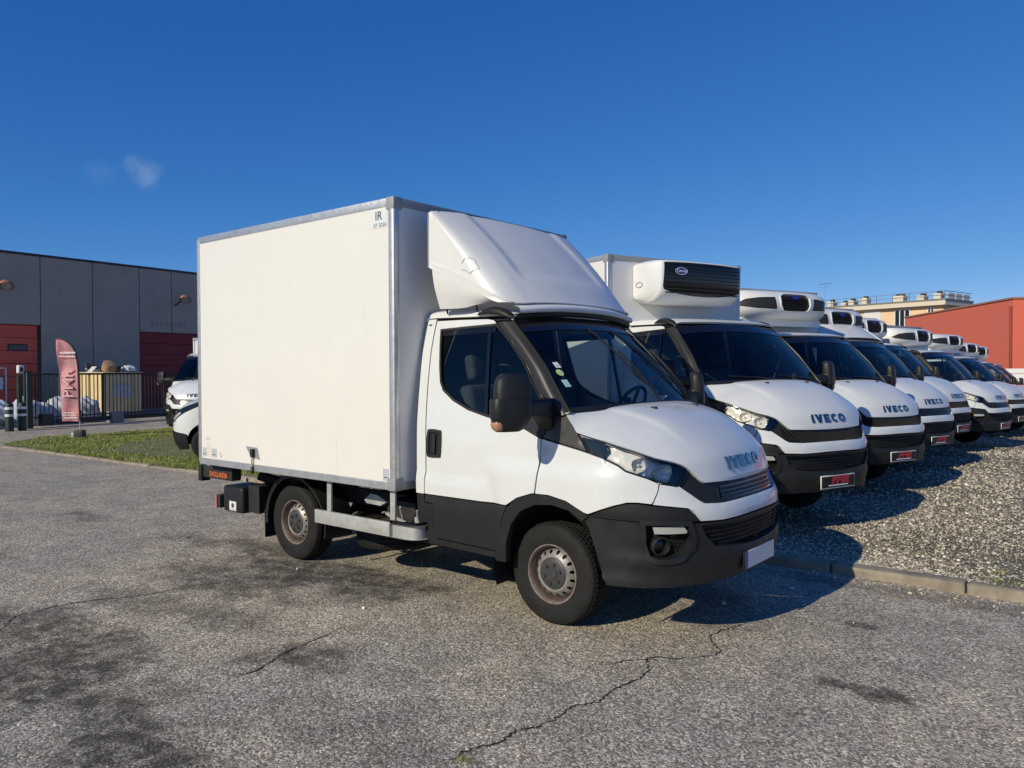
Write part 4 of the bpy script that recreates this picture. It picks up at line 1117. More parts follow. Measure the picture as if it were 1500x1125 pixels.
text('plate_stamp', 'ATP', .045, ink_l, box1, (-3.90, -1.1120, 1.07), (1, 0, 0), (0, 0, 1))
bbox('stamp_block', (-3.93, -1.1120, .90), (-3.86, -1.1110, 1.04), mat('faded_sticker', (0.72, 0.66, 0.58), 0.6), box1, 0)
for (x, z) in ((-3.70, .935), (-3.675, .915), (-3.69, .905)):
    bbox('stamp_dot', (x, -1.1120, z), (x + .02, -1.111, z + .022), ink_r, box1, 0)
# folding bracket on the flank
br = MB().add([(-3.25, -1.1145, 1.04), (-3.07, -1.1145, 1.035), (-3.03, -1.1145, .93), (-3.17, -1.1145, .94)], [(0, 1, 2, 3)]).obj('bracket_plate', alu, box1, 0)
MB().tube([(-3.12, -1.128, 1.01), (-3.13, -1.13, .94), (-3.135, -1.128, .83)], .009, 8).obj('bracket_rod', galv, box1)
MB().box((-3.145, -1.14, .95), (-3.105, -1.115, 1.02)).obj('bracket_latch', under_m, box1)
MB().box((-3.15, -1.135, .80), (-3.12, -1.115, .86)).obj('bracket_foot', under_m, box1)
# scuffs on the panel
for (x, z, l) in ((-1.95, 1.10, .13), (-1.945, .99, .10), (-1.93, .90, .07), (-1.60, 2.12, .12), (-1.585, 1.98, .08)):
    MB().box((x, -1.1118, z), (x + .003, -1.1108, z + l * .7)).obj('scuff', mat('scuff_mark', (0.62, 0.60, 0.56), .6), box1, 0)
# side guard
sg_ = empty('side_guard'); sg_.parent = truck
bbox('guard_rail', (-2.305, -1.065, .45), (-1.34, -1.035, .562), galv, sg_, .006, 2)
MB().lathe([(.001, -1.075), (.03, -1.075), (.034, -1.06), (.034, -1.03)], 12, 'y', M=Matrix.Translation((-1.35, 0, .47)) @ Matrix.Scale(.01, 4)).obj('guard_bolt', under_m, sg_)
G = loft([[(-1.34, -1.067, z), (-1.22, -1.067, z), (-1.13, -1.055, z), (-1.09, -1.01, z), (-1.08, -.93, z)] for z in (.462, .50, .53, .566)], 6, 20)
sheet('guard_end', G, galv, sg_, .03, 50)
G2 = np.concatenate([G[-1:] + (0, -.004, .0), G[-1:] + (0, -.004, .022)]); sheet('guard_edge', G2, blackp, sg_, .02, 50)
for x in (-2.13, -1.355):
    bbox('guard_post', (x - .028, -1.050, .56), (x + .028, -1.030, .83), galv, sg_, .003, 1)
MB().tube([(-1.36, -.96, .52), (-1.36, -.60, .50), (-1.36, -.42, .55)], .02, 8).obj('guard_arm', under_m, sg_)
# clutter under the box: battery tray, brackets, hoses
MB().box((-1.75, -.75, .52), (-1.42, -.45, .66)).obj('battery_box', under_m, truck)
o = MB().prism([(-1.98, .64), (-1.90, .70), (-1.80, .69), (-1.70, .65), (-1.78, .61), (-1.95, .615)], lambda p: (p[0], -.80, p[1]), lambda p: (p[0], -.76, p[1])).obj('bracket', galv, truck)
MB().tube([(-1.72, -.78, .55), (-1.55, -.86, .55), (-1.36, -.90, .53)], .017, 8).obj('pipe', galv, truck)
MB().tube([(-1.62, -.70, .50), (-1.48, -.74, .50), (-1.25, -.78, .51)], .022, 8).obj('hose', under_m, truck)
MB().tube([(-1.45, -.85, .53), (-1.40, -.93, .66)], .010, 6).tube([(-1.22, -.90, .52), (-1.18, -.96, .66)], .010, 6).obj('strut', galv, truck)
bbox('junction_box', (-1.24, -.93, .53), (-1.12, -.84, .60), galv, truck, .006)
# spare wheel slung under the frame
sp = clone([c for c in truck.children if c.name.startswith('wheel') and not c.name.startswith(('wheel_h',))][0], truck)
sp.name = 'spare_wheel'; sp.location = (-2.0, -.42, .315); sp.rotation_euler = (R(90), 0, 0)
MB().tube([(-2.62, -.30, .40), (-2.45, -.66, .37), (-2.2, -.70, .40)], .02, 8).obj('spare_cradle', galv, truck)
# rear mudguards and flaps
for sy in (-1, 1):
    mg = empty('mudguard'); mg.parent = truck
    a0, a1 = -.22, math.pi + .12
    rows = []
    for (y, r) in ((.885, .400), (.885, .418), (.872, .432), (.60, .432)):
        rows.append([(-2.86 + (r + .05 * max(0, math.cos(t))) * math.cos(t), sy * y, .355 + r * math.sin(t)) for t in np.linspace(a0, a1, 22)])
    sheet('guard_shell', loft(rows, 8, 44), blackp, mg, 0, 40)
    bbox('mud_flap', (-3.315, min(sy * .61, sy * .885), .16), (-3.30, max(sy * .61, sy * .885), .42), blackp, mg, .003, 1)
# tail lift: motor case, roller with its maker's lettering, rear bar
tl = empty('tail_lift'); tl.parent = truck
bbox('motor_case', (-3.96, -.93, .345), (-3.62, -.62, .60), blackp, tl, .035, 3)
bbox('case_label', (-3.84, -.9325, .365), (-3.72, -.928, .455), mat('label_cream', (0.74, 0.73, 0.64), 0.5), tl, 0)
MB().lathe([(.001, -.934), (.024, -.934)], 12, 'y', M=Matrix.Translation((-3.78, 0, .415)) @ Matrix.Translation((0, 0, 0))).obj('label_mark', ink, tl)
MB().box((-3.835, -.9335, .372), (-3.725, -.9325, .382)).obj('label_line', ink_l, tl, 0)
bbox('lift_beam', (-4.23, -.99, .66), (-3.70, -.88, .79), under_m, tl, .02, 2)
bd_ = bbox('name_strip', (-4.09, -.995, .672), (-3.765, -.989, .742), under_m, tl, 0)
text('name_text', 'DHOLLANDIA', .070, orange, bd_, (-3.927, -.9965, .707), (1, 0, 0), (0, 0, 1), 0, 0, .0022, .72)
bbox('lift_bracket', (-4.16, -.985, .665), (-4.105, -.975, .80), galv, tl, .002, 1)
bbox('buffer', (-4.30, -1.0, .62), (-4.235, -.90, .78), blackp, tl, .01)
bbox('rear_bar', (-4.10, -.92, .36), (-4.03, .92, .49), under_m, tl, .008)
bbox('bar_reflector', (-4.105, -.926, .36), (-4.085, -.915, .49), mat('faded_red', (0.55, 0.16, 0.11), 0.5), tl, 0)
MB().tube([(-3.65, -.72, .70), (-3.45, -.55, .60), (-3.30, -.45, .58)], .05, 10).obj('lift_arm', under_m, tl)
MB().box((-3.62, -.86, .36), (-3.44, -.45, .62)).obj('pump_housing', under_m, tl)
bbox('clamp', (-3.64, -.90, .655), (-3.60, -.87, .69), galv, tl, .004)
# stickers on the windscreen and on the fender
def wsp(y, k, d=.006):
    xc, zc = .355 - .617 * k + .025 * math.sin(math.pi * k), 1.468 + .64 * k + .02 * math.sin(math.pi * k)
    xe, we, ze = .188 - .553 * k + .02 * math.sin(math.pi * k), .905 - .133 * k, 1.448 + .618 * k + .02 * math.sin(math.pi * k)
    t = abs(y) / we
    return Vector((xc + (xe - xc) * t ** 2.3 + .7 * d, y, zc + (ze - zc) * t ** 2.3 + .7 * d))
for (y, k, w_, h_, m, rd) in ((-.765, .455, .020, .030, stick_w, 0), (-.785, .375, .025, .034, stick_y, 1), (-.795, .265, .022, .036, stick_t, 0)):
    if rd: P = [wsp(y + w_ * math.cos(t), k + h_ * math.sin(t)) for t in np.linspace(0, 2 * math.pi, 18, endpoint=False)]
    else: P = [wsp(y + a * w_, k + b * h_) for a, b in ((-1, -1), (1, -1), (1, 1), (-1, 1))]
    s_ = O('screen_sticker', [tuple(p) for p in P], [tuple(range(len(P)))], m, truck, 0)
    n_ = (P[1] - P[0]).cross(P[2] - P[0]).normalized()
    MB().add([tuple(wsp(y + a * w_ * .5, k + b * h_ * .5, .0072)) for a, b in ((-1, -1), (1, -1), (1, .2), (-1, .2))], [(0, 1, 2, 3)]).obj('sticker_print', ink_l, s_, 0)
for r_ in range(5):
    for c_ in range(4):
        if rng.random() < .8:
            q = HB.inv((.004 + c_ * .022, 1.225 - r_ * .015)); w_ = .006 + rng.random() * .008
            HB.panel('data_print', [np.array([(q[0], q[1]), (q[0] - w_, q[1]), (q[0] - w_, q[1] - .006), (q[0], q[1] - .006)])], ink_l, truck, .0185, 0, 0, .05, 1)
# crack traced in the fairing's gelcoat: thin dark line
fs = [c for c in bpy.data.objects if c.name.startswith('fairing_shell')][0]
bvf = BVHTree.FromPolygons([v.co.copy() for v in fs.data.vertices], [tuple(p.vertices) for p in fs.data.polygons])
def onfair(x, z):
    h = bvf.ray_cast(Vector((x, -2, z)), Vector((0, 1, 0)))[0]
    return h + Vector((0, -.003, 0)) if h else None
cp = [(-.78, 2.50), (-.75, 2.53), (-.71, 2.545), (-.68, 2.53), (-.655, 2.49), (-.63, 2.46), (-.66, 2.44), (-.70, 2.43), (-.74, 2.45), (-.77, 2.47)]
pts = [p for p in (onfair(x + rng.normal(0, .006), z + rng.normal(0, .006)) for x, z in cp) if p]
if len(pts) > 3: MB().tube(pts, .0028, 4).obj('gelcoat_crack', ink_l, fs.parent)

# the row on the gravel
poses = [(-.298, 3.327, .12, -.343), (-.387, 6.529, .082, -.374), (-.491, 9.321, .08, -.314), (-.692, 12.383, .075, -.222), (-.33, 15.243, -.029, -.215), (-.484, 19.986, -.123, -.266), (-.45, 22.7, -.25, -.26), (-.45, 24.6, -.30, -.26)]
labels = ['white box truck with boxy fridge unit and wide black grille, first in the gravel row',
          'white fridge truck with honeycomb grille, second in the gravel row, long black mirror arm',
          'white truck with low roof deflector under its fridge unit, third in the gravel row',
          'white fridge truck fourth in the gravel row, mostly hidden behind its neighbour',
          'white fridge truck fifth in the gravel row, headlight and fog lamp corner showing',
          'white fridge truck sixth in the gravel row, plate at the edge of the picture',
          'white fridge truck seventh in the gravel row, only roof and windscreen showing',
          'white fridge truck last in the gravel row, farthest from the camera']
tops = [2.955, 2.885, 2.79, 2.775, 2.785, 2.83, 2.80, 2.80]
proto = {}
def add(root, key, fn):
    if key in proto: return clone(proto[key], root)
    o = fn(root); proto[key] = o; return o
for i, (p, lab) in enumerate(zip(poses, labels)):
    r = empty('box_truck', p[:3], p[3], lab, 'truck', ROWG)
    for c in common: clone(c, r)
    if i in (2, 4): clone(g_bar, r)
    else: add(r, 'meshgrille', mesh_grille)
    add(r, 'plate', lambda q: plate(q, True))
    add(r, 'wa', lambda q: wiper(q, (.05, .02), (-.62, .10), .008)); add(r, 'wb', lambda q: wiper(q, (.68, .03), (.08, .09), .008))
    if i == 0: fridge_block(r)
    else:
        fu = add(r, 'swept', fridge_swept)
        fu.location = (0, 0, (0, .0, -.10, -.10, -.12, .0, -.05, -.05)[i])
    bx = add(r, 'box%d' % (0 if i == 0 else 1), (lambda q: make_box(q, -4.4, -1.17, 1.10, .82, 2.955)) if i == 0 else (lambda q: make_box(q, -4.4, -1.17, 1.10, .82, 2.82)))
    if i > 0: bx.location = (0, 0, tops[i] - 2.82)
    if i == 2:      # low deflector below its fridge unit
        rows = []
        for k in np.linspace(0, 1, 4):
            rows.append([(-.29 - .40 * k - .10 * abs(t) ** 2.4, (.80 - .02 * k) * t, 2.185 + .275 * k - .035 * abs(t) ** 2.4) for t in np.linspace(-1, 1, 13)])
        rows = [[(x + (.0 if abs(y) < .5 else -.015), y, z) for x, y, z in rr] for rr in rows]
        df = sheet('roof_deflector', loft(rows, 16, 41), fairing_m, r, .01, 50)
        for sy in (-1, 1):
            O('deflector_cheek', [(-.385, sy * .79, 2.15), (-.79, sy * .775, 2.42), (-1.10, sy * .80, 2.40), (-1.10, sy * .80, 2.16)], [(0, 1, 2, 3)], fairing_m, df, 0)

# van of the same kind parked by the left boundary
lv = empty('box_truck', (-15.54, 5.60, .012), R(309.5), 'white truck with box body beside the gate, facing the yard on the left', 'truck')
for c in common: clone(c, lv)
clone(g_bar, lv); bx = clone(proto['box1'], lv); bx.location = (0, 0, -.10); bx.scale = (1, .88, .96)
clone(proto['wa'], lv); clone(proto['wb'], lv)

# ------------------------------------------------------------------ left boundary: path, grass, gate, warehouse
def flat(name, poly, z, m, kind='structure', hf=None):
    o = O(name, [(x, y, z + (hf(x, y) if hf else 0)) for x, y in poly], [tuple(range(len(poly)))], m, None, 0); fixn(o.data); o['kind'] = kind; return o
path = flat('gate_path', [(-60, 1.70), (-17.7, 1.70), (-17.9, 1.75), (-19.2, 2.9), (-19.2, 5.4), (-19.9, 7.6), (-20.5, 26), (-60, 26)], .008, asph2)
def pt_in(p, poly): return inpoly(p[0], p[1], np.array(poly))
GRASS = [(-17.8, 1.55), (-19.2, 2.9), (-19.1, 4.0), (-19.2, 5.4), (-19.8, 7.2), (-12.5, 6.6), (-8.0, 4.2), (-7.0, 1.95), (-9.3, 1.87), (-10.4, 1.80), (-12.3, 1.72), (-14.8, 1.52)]
BARE = [(-14.2, 2.45), (-15.7, 3.5), (-16.9, 5.3), (-13.6, 5.4), (-11.3, 3.6), (-11.3, 2.75), (-12.8, 2.35)]
turf_m = mat('turf', (0.12, 0.145, 0.040), 0.95, 0, 0, 0.6, 1.6, (0.22, 0.195, 0.11), 0.6, 20)
flat('verge', GRASS, .014, turf_m)
def blades(name, n, sampler, hmin, hmax, m, wd=.006):
    V = np.empty((n * 3, 3)); F = np.arange(n * 3).reshape(-1, 3); i = 0
    while i < n:
        p = sampler()
        if p is None: continue
        x, y, z = p; h = hmin + (hmax - hmin) * rng.random() ** 2; a = rng.random() * 6.283; b = rng.random() * 6.283; l = h * rng.random() * .8
        w = wd * (.6 + rng.random())
        V[3 * i] = (x - w * math.cos(a), y - w * math.sin(a), z); V[3 * i + 1] = (x + w * math.cos(a), y + w * math.sin(a), z)
        V[3 * i + 2] = (x + l * math.cos(b), y + l * math.sin(b), z + h); i += 1
    return O(name, V.tolist(), F.tolist(), m, None, 0)
k = NT('grass_blade'); co = k.coord()
gc = k.mix(k.ramp(k.noise(0.9, 4, co), .38, .66), (0.25, 0.30, 0.050), (0.46, 0.45, 0.14))
k.l(k.mix(k.ramp(k.noise(9, 3, co), .4, .7), gc, (0.16, 0.20, 0.045)), k.b.inputs['Base Color']); k.b.inputs['Roughness'].default_value = .7
grass_m = k.m
gp_ = np.array(GRASS); bp_ = np.array(BARE)
def gs():
    x, y = rng.uniform(-19.9, -7.0), rng.uniform(1.45, 7.2)
    if not inpoly(x, y, gp_): return None
    e = math.sin(x * 2.3 + y) * math.sin(y * 3.1 - x * .7)
    if inpoly(x, y, bp_) and rng.random() < .93: return None
    if e < -.35 and rng.random() < .6: return None
    return (x, y, .013)
gr = blades('grass', 52000, gs, .018, .06, grass_m, .007); gr['kind'] = 'stuff'; tag(gr, 'short sunlit grass on the strip beside the kerb', 'grass')
def gs2():
    x = rng.uniform(-15.5, -7.2); yc = KY if x > -8.5 else KY - 0.055 * (-8.5 - x)
    y = yc + abs(rng.normal(0, .10)) + .02
    return (x, y, .013 + .03 * (abs(y - yc) < .08))
g2 = blades('kerb_grass', 6000, gs2, .03, .10, grass_m, .006); g2['kind'] = 'stuff'; tag(g2, 'ragged grass growing over the left kerb stones', 'grass')
TUFT = [(2.35, 1.92), (2.5, 1.74), (2.2, 1.95), (2.75, 2.0), (1.6, 2.6), (2.9, 2.6), (2.2, 2.25), (3.0, 1.71), (2.62, 1.70), (.78, -2.56)]
def gs3():
    c = TUFT[int(rng.integers(len(TUFT)))]; s_ = .05 if c[1] > 0 else .018
    return (c[0] + rng.normal(0, s_), c[1] + rng.normal(0, s_), (.075 if c[1] > 1.85 else (.07 if c[1] > 1.72 else 0)))
g3 = blades('weed_tuft', 520, gs3, .008, .035, grass_m, .003); g3['kind'] = 'stuff'; tag(g3, 'small green weeds between gravel and right kerb', 'weeds')

# gravel: loose chips, one object, stones placed by geometry nodes
k = NT('stone_chip'); oi = k.n('ShaderNodeObjectInfo')
cr_ = k.n('ShaderNodeValToRGB'); k.l(oi.outputs['Random'], cr_.inputs[0])
el = cr_.color_ramp.elements
el[0].position = 0; el[0].color = (0.21, 0.18, 0.14, 1); el[1].position = 1; el[1].color = (0.92, 0.84, 0.68, 1)
for p_, c_ in ((.35, (0.34, 0.295, 0.23, 1)), (.62, (0.48, 0.42, 0.33, 1)), (.86, (0.66, 0.58, 0.46, 1))):
    e_ = el.new(p_); e_.color = c_
k.l(cr_.outputs[0], k.b.inputs['Base Color']); k.b.inputs['Roughness'].default_value = .85
stone_m = k.m
pts = []
cx0, cy0 = CAM.x, CAM.y
N = 75000
while len(pts) < N:
    x = rng.uniform(-6, 9, 20000); y = KY + .09 + (30 - KY) * rng.random(20000) ** 1.9
    d = np.hypot(x - cx0, y - cy0); keep = rng.random(20000) < np.clip(7.0 / d, 0, 1) ** 1.2
    a = np.degrees(np.arctan2((x - cx0) * rt2.x + (y - cy0) * rt2.y, (x - cx0) * fw.x + (y - cy0) * fw.y))
    keep &= (a > -2) & (a < 38)
    patch = np.sin(x * 1.3 + y * .7) * np.sin(y * .9 - x * .5 + 1.0)
    keep &= rng.random(20000) < (.62 + .38 * patch)
    pts += list(zip(x[keep], y[keep]))
pts = np.array(pts[:N]); dd = np.hypot(pts[:, 0] - cx0, pts[:, 1] - cy0)
zz = slope(pts[:, 0], pts[:, 1]) - 0.02 + 0.012 * np.sin(pts[:, 0] * 2.1 + pts[:, 1] * 1.3) * np.sin(pts[:, 0] * .9 - pts[:, 1] * 1.7)
# spilled chips on the asphalt along the kerb and a few strays across the yard
ns = 420
spill = np.column_stack([rng.uniform(.2, 5.5, ns), KY - .09 - np.abs(rng.normal(0, .16, ns))]); stray = np.column_stack([rng.uniform(-7, 3, 90), rng.uniform(-1.6, 1.4, 90)])
pts[:ns] = spill; zz[:ns] = .001; pts[ns:ns + 90] = stray; zz[ns:ns + 90] = .001
dd = np.hypot(pts[:, 0] - cx0, pts[:, 1] - cy0)
me = bpy.data.meshes.new('gravel'); me.from_pydata(np.column_stack([pts, zz + .004]).tolist(), [], [])
at = me.attributes.new('chip', 'FLOAT', 'POINT'); at.data.foreach_set('value', ((.0055 + .0125 * rng.random(N) ** 2.8) * np.clip(dd / 9, 1, 1.7)).astype(np.float32))
gv = link('gravel', me); gv['kind'] = 'stuff'; tag(gv, 'pale loose gravel chips in front of the parked row', 'gravel')
ng = bpy.data.node_groups.new('gravel_chips', 'GeometryNodeTree')
ng.interface.new_socket('Geometry', in_out='INPUT', socket_type='NodeSocketGeometry'); ng.interface.new_socket('Geometry', in_out='OUTPUT', socket_type='NodeSocketGeometry')
gi = ng.nodes.new('NodeGroupInput'); go = ng.nodes.new('NodeGroupOutput')
ico = ng.nodes.new('GeometryNodeMeshIcoSphere'); ico.inputs['Radius'].default_value = 1.0; ico.inputs['Subdivisions'].default_value = 1
sm = ng.nodes.new('GeometryNodeSetMaterial'); sm.inputs['Material'].default_value = stone_m
iop = ng.nodes.new('GeometryNodeInstanceOnPoints'); m2p = ng.nodes.new('GeometryNodeMeshToPoints')
rv = ng.nodes.new('FunctionNodeRandomValue'); rv.data_type = 'FLOAT_VECTOR'; rv.inputs[0].default_value = (.7, .5, .35); rv.inputs[1].default_value = (1.5, 1.1, .8)
rr_ = ng.nodes.new('FunctionNodeRandomValue'); rr_.data_type = 'FLOAT_VECTOR'; rr_.inputs[0].default_value = (-.6, -.6, 0); rr_.inputs[1].default_value = (.6, .6, 6.28)
na = ng.nodes.new('GeometryNodeInputNamedAttribute'); na.data_type = 'FLOAT'; na.inputs['Name'].default_value = 'chip'
vm = ng.nodes.new('ShaderNodeVectorMath'); vm.operation = 'SCALE'
ng.links.new(gi.outputs[0], m2p.inputs['Mesh']); ng.links.new(m2p.outputs[0], iop.inputs['Points'])
ng.links.new(ico.outputs[0], sm.inputs['Geometry']); ng.links.new(sm.outputs[0], iop.inputs['Instance'])
ng.links.new(rv.outputs[0], vm.inputs[0]); ng.links.new(na.outputs[0], vm.inputs['Scale']); ng.links.new(vm.outputs[0], iop.inputs['Scale'])
ng.links.new(rr_.outputs[0], iop.inputs['Rotation']); ng.links.new(iop.outputs[0], go.inputs[0])
md = gv.modifiers.new('chips', 'NODES'); md.node_group = ng

# warehouse ------------------------------------------------------------------
WA = R(96.1); wo = Vector((-31.17, 5.70, 0)); wx = Vector((math.cos(WA), math.sin(WA), 0)); wn_ = Vector((math.sin(WA), -math.cos(WA), 0))   # wn_: outwards, to the yard
wh = empty('warehouse', (0, 0, 0), 0, 'dark grey panelled warehouse with red shutters behind the gate', 'building')
WM = Matrix(((wx.x, -wn_.x, 0, wo.x), (wx.y, -wn_.y, 0, wo.y), (0, 0, 1, 0), (0, 0, 0, 1)))   # local: x along the wall, -y outwards, z up
wall_m = mat('grey_cladding', (0.42, 0.36, 0.295), 0.8, 0, 0, 0.12, 1.2, None, 0.25, 30)
door_m = mat('red_shutter', (0.78, 0.12, 0.07), 0.55, 0, 0, 0.15, 2)
door_shade_m = mat('shaded_red_shutter', (0.24, 0.016, 0.024), 0.55, 0, 0, 0.15, 2)  # same red for the right shutter, with its recess shade put into the colour
trim_m = mat('dark_trim', (0.03, 0.032, 0.035), 0.6)
def wbox(name, a, b, m, bev=.0, par=None): return bbox(name, a, b, m, par or wh, bev, 1, WM)
edges = [-14, -10.6, -7.3, -4.0, -.6, 1.55, 3.65, 5.75, 7.33, 9.4, 11.5, 14.5, 17.5]
for a, b in zip(edges[:-1], edges[1:]):
    z0 = 3.58 if (-4.0 <= a < 1.5) else (3.49 if 5.7 <= a < 9.3 else 0)
    wbox('wall_panel', (a + .015, 0, z0), (b - .015, .25, 6.33), wall_m, .01)
wbox('wall_core', (-14, .05, 3.62), (17.5, 18, 6.28), trim_m)
wbox('wall_core', (1.55, .05, 0), (5.75, 18, 3.62), trim_m)
wbox('roof_edge', (-14, -.03, 6.33), (17.5, .35, 6.42), trim_m)
def shutter(x0, x1, h, m, wins):
    d = empty('shutter_door'); d.parent = wh
    n = 7
    for i in range(n): bbox('shutter_slat', (x0, .10, h * i / n + .008), (x1, .16, h * (i + 1) / n - .008), m, d, .006, 1, WM)
    bbox('shutter_back', (x0, .155, 0), (x1, .18, h), trim_m, d, 0, 1, WM)
    for (a, b, c, e) in wins:
        w_ = bbox('shutter_window', (a, .085, c), (b, .10, e), trim_m, d, .01, 1, WM)
        bbox('pane', (a + .05, .078, c + .05), (b - .05, .085, e - .05), glossb, d, 0, 1, WM)
shutter(-3.95, 1.45, 3.56, door_m, [(-2.2, -1.45, 2.52, 2.80), (-1.2, -.5, 2.52, 2.80), (-.55, .02, 2.52, 2.80), (.34, 1.08, 2.52, 2.80)])
shutter(5.80, 9.35, 3.47, door_shade_m, [])
wbox('wicket_frame', (-.35, .07, 0), (-.30, .10, 1.88), white_pl); wbox('wicket_frame', (.24, .07, 0), (.29, .10, 1.88), white_pl); wbox('wicket_frame', (-.35, .07, 1.83), (.29, .10, 1.88), white_pl)
wbox('door_notice', (-.25, .06, 1.02), (.15, .07, 1.50), stick_w)
for i in range(8): wbox('ghost_letter', (6.30 + i * .235, -.012, 3.76 + .02 * (i % 2)), (6.30 + i * .235 + (.05 if i % 3 else .10), .0, 3.98), mat('letter_ghost', (0.30, 0.26, 0.215), .8))
lamp_m = mat('copper_lamp', (0.42, 0.18, 0.12), 0.45, 0.2)
def wall_lamp(x, z):
    l_ = empty('wall_lamp', (0, 0, 0), 0, 'copper coloured floodlight on the grey wall %s' % ('above the shaded red shutter' if x > 3 else 'at the left picture edge'), 'lamp', 'floodlights on the warehouse wall')
    W = WM @ Matrix.Translation((x, 0, z))
    MB().tube([W @ Vector((-.12, 0, -.25)), W @ Vector((-.08, -.28, -.10)), W @ Vector((0, -.45, 0))], .03, 8).obj('lamp_arm', trim_m, l_)
    M = W @ Matrix.Translation((.06, -.52, .05)) @ Matrix.Rotation(R(-35), 4, 'X') @ Matrix.Rotation(R(20), 4, 'Y')
    MB().lathe([(.001, .14), (.12, .12), (.19, .05), (.21, -.06), (.20, -.10), (.17, -.05), (.001, -.03)], 20, 'z', M=M @ Matrix.Scale(1.25, 4, (1, 0, 0))).obj('lamp_head', lamp_m, l_)
    MB().lathe([(.001, -.08), (.18, -.08)], 16, 'z', M=M).obj('lamp_glass', lamp_w, l_)
wall_lamp(.02, 5.0); wall_lamp(7.62, 5.02)

# gate ------------------------------------------------------------------
GA = R(103); g0 = Vector((-22.88, 3.94, .008)); gx = Vector((math.cos(GA), math.sin(GA), 0)); gn = Vector((math.sin(GA), -math.cos(GA), 0))
GM = Matrix(((gx.x, -gn.x, 0, g0.x), (gx.y, -gn.y, 0, g0.y), (0, 0, 1, g0.z), (0, 0, 0, 1)))
green = mat('green_steel', (0.012, 0.035, 0.026), 0.5, 0, 0, 0.3, 8)
gate_m = mat('gate_steel', (0.012, 0.016, 0.017), 0.5)
gate = empty('sliding_gate', (0, 0, 0), 0, 'long dark green sliding gate of upright bars before the warehouse', 'gate')
def gbox(name, a, b, m, par, bev=.004): return bbox(name, a, b, m, par, bev, 1, GM)
gbox('top_rail', (.05, -.03, 1.60), (11, .03, 1.66), gate_m, gate); gbox('bottom_rail', (.75, -.04, .10), (11, .04, .24), gate_m, gate); gbox('mid_rail', (.05, -.025, .30), (11, .025, .34), gate_m, gate)
bar0 = gbox('gate_bar', (.10, -.012, .24), (.128, .012, 1.60), gate_m, gate)
for i in range(1, 80):
    c = bar0.copy(); COL.objects.link(c); c.parent = gate; c.location = gx * (.137 * i)
for x in (2.35, 4.75, 7.2): gbox('gate_upright', (x - .03, -.035, .24), (x + .03, .035, 1.6), gate_m, gate)
gbox('gate_counterweight', (2.58, -.16, .0), (3.0, .16, .38), mat('grey_box', (0.20, 0.21, 0.22), .7), gate)
gbox('motor_housing', (.20, -.2, .06), (.55, .1, .42), trim_m, gate)
post = empty('gate_post', (0, 0, 0), 0, 'tall dark green gate post with small lamp on top', 'post')
gbox('post_column', (-.20, -.09, 0), (-.02, .09, 1.72), green, post); gbox('post_column', (-.42, -.05, 0), (-.30, .05, 1.62), green, post)
gbox('post_head', (-.42, -.06, 1.66), (-.24, .06, 1.90), white_pl, post, .02); gbox('head_sensor', (-.375, -.075, 1.70), (-.285, -.055, 1.84), trim_m, post, .02)
gbox('post_edge', (-.225, -.10, 0), (-.20, -.085, 1.68), alu, post, 0)
for i, (x, lab) in enumerate(((-1.0, 'left of the two green bollards with white bands'), (-.63, 'right of the two green bollards, next to the gate post'))):
    p = g0 + gx * x - gn * -.55
    bo = empty('bollard', (p.x, p.y, .008), 0, lab + (' by the gate' if i == 0 else ''), 'bollard', 'bollards by the gate')
    MB().lathe([(.11, 0), (.11, .78), (.10, .80), (.001, .81)], 20, 'z').obj('bollard_body', green, bo)
    for z in (.46, .66): MB().lathe([(.1135, z - .035), (.1135, z + .035)], 20, 'z').obj('white_band', white_pl, bo)

# rubbish behind the gate -------------------------------------------------
bag_m = mat('white_sack', (0.62, 0.63, 0.66), 0.7, 0, 0, 0.3, 4, (0.42, 0.45, 0.52), 0.8, 5)
def sack(name, loc, s, label, m=bag_m):
    bm = bmesh.new(); bmesh.ops.create_icosphere(bm, subdivisions=4, radius=1)
    ph = rng.random(6) * 6
    for v in bm.verts:
        c = v.co; n = .09 * math.sin(c.x * 5 + ph[0]) * math.sin(c.y * 6 + ph[1]) + .06 * math.sin(c.z * 9 + ph[2] + c.x * 4) + .05 * math.sin(c.y * 13 + ph[3] + c.z * 7)
        sq = 1 + .25 * (abs(c.x * c.y)); v.co = Vector((c.x * sq, c.y * sq, max(c.z, -.75))) * (1 + n)
    bmesh.ops.transform(bm, matrix=Matrix.Diagonal((*s, 1)), verts=bm.verts)
    me = bpy.data.meshes.new(name); bm.to_mesh(me); bm.free(); me.materials.append(m); me.polygons.foreach_set('use_smooth', [True] * len(me.polygons))
    o = link(name, me, None, (loc[0], loc[1], loc[2] + s[2] * .75)); tag(o, label, 'sack', 'sacks of rubble behind the gate'); return o
def gpt(x, d): return g0 + gx * x - gn * d
blue_sack = mat('blue_grey_sack', (0.16, 0.22, 0.36), .7, 0, 0, .5, 4, (0.55, 0.57, 0.62), .6, 6)
for (x, d, s, lab, m) in ((-1.7, 1.2, (.55, .5, .44), 'blue and white rubble sack left of the green bollards', blue_sack), (-.85, 1.4, (.45, .45, .42), 'rubble sack seen between the two bollards', blue_sack), (.55, 1.3, (.42, .42, .50), 'bulging white sack just right of the gate post', bag_m),
                          (1.15, 1.5, (.40, .45, .42), 'smaller white sack between post and feather flag', bag_m), (1.75, 1.4, (.38, .4, .50), 'white sack half hidden behind the feather flag', bag_m), (2.55, 1.2, (.42, .42, .48), 'white sack right of the flag against the yellow skip', bag_m), (.1, 2.0, (.4, .4, .46), 'white sack behind the gate post', bag_m)):
    p = gpt(x, d); sack('rubble_sack', (p.x, p.y, .008), s, lab, m)
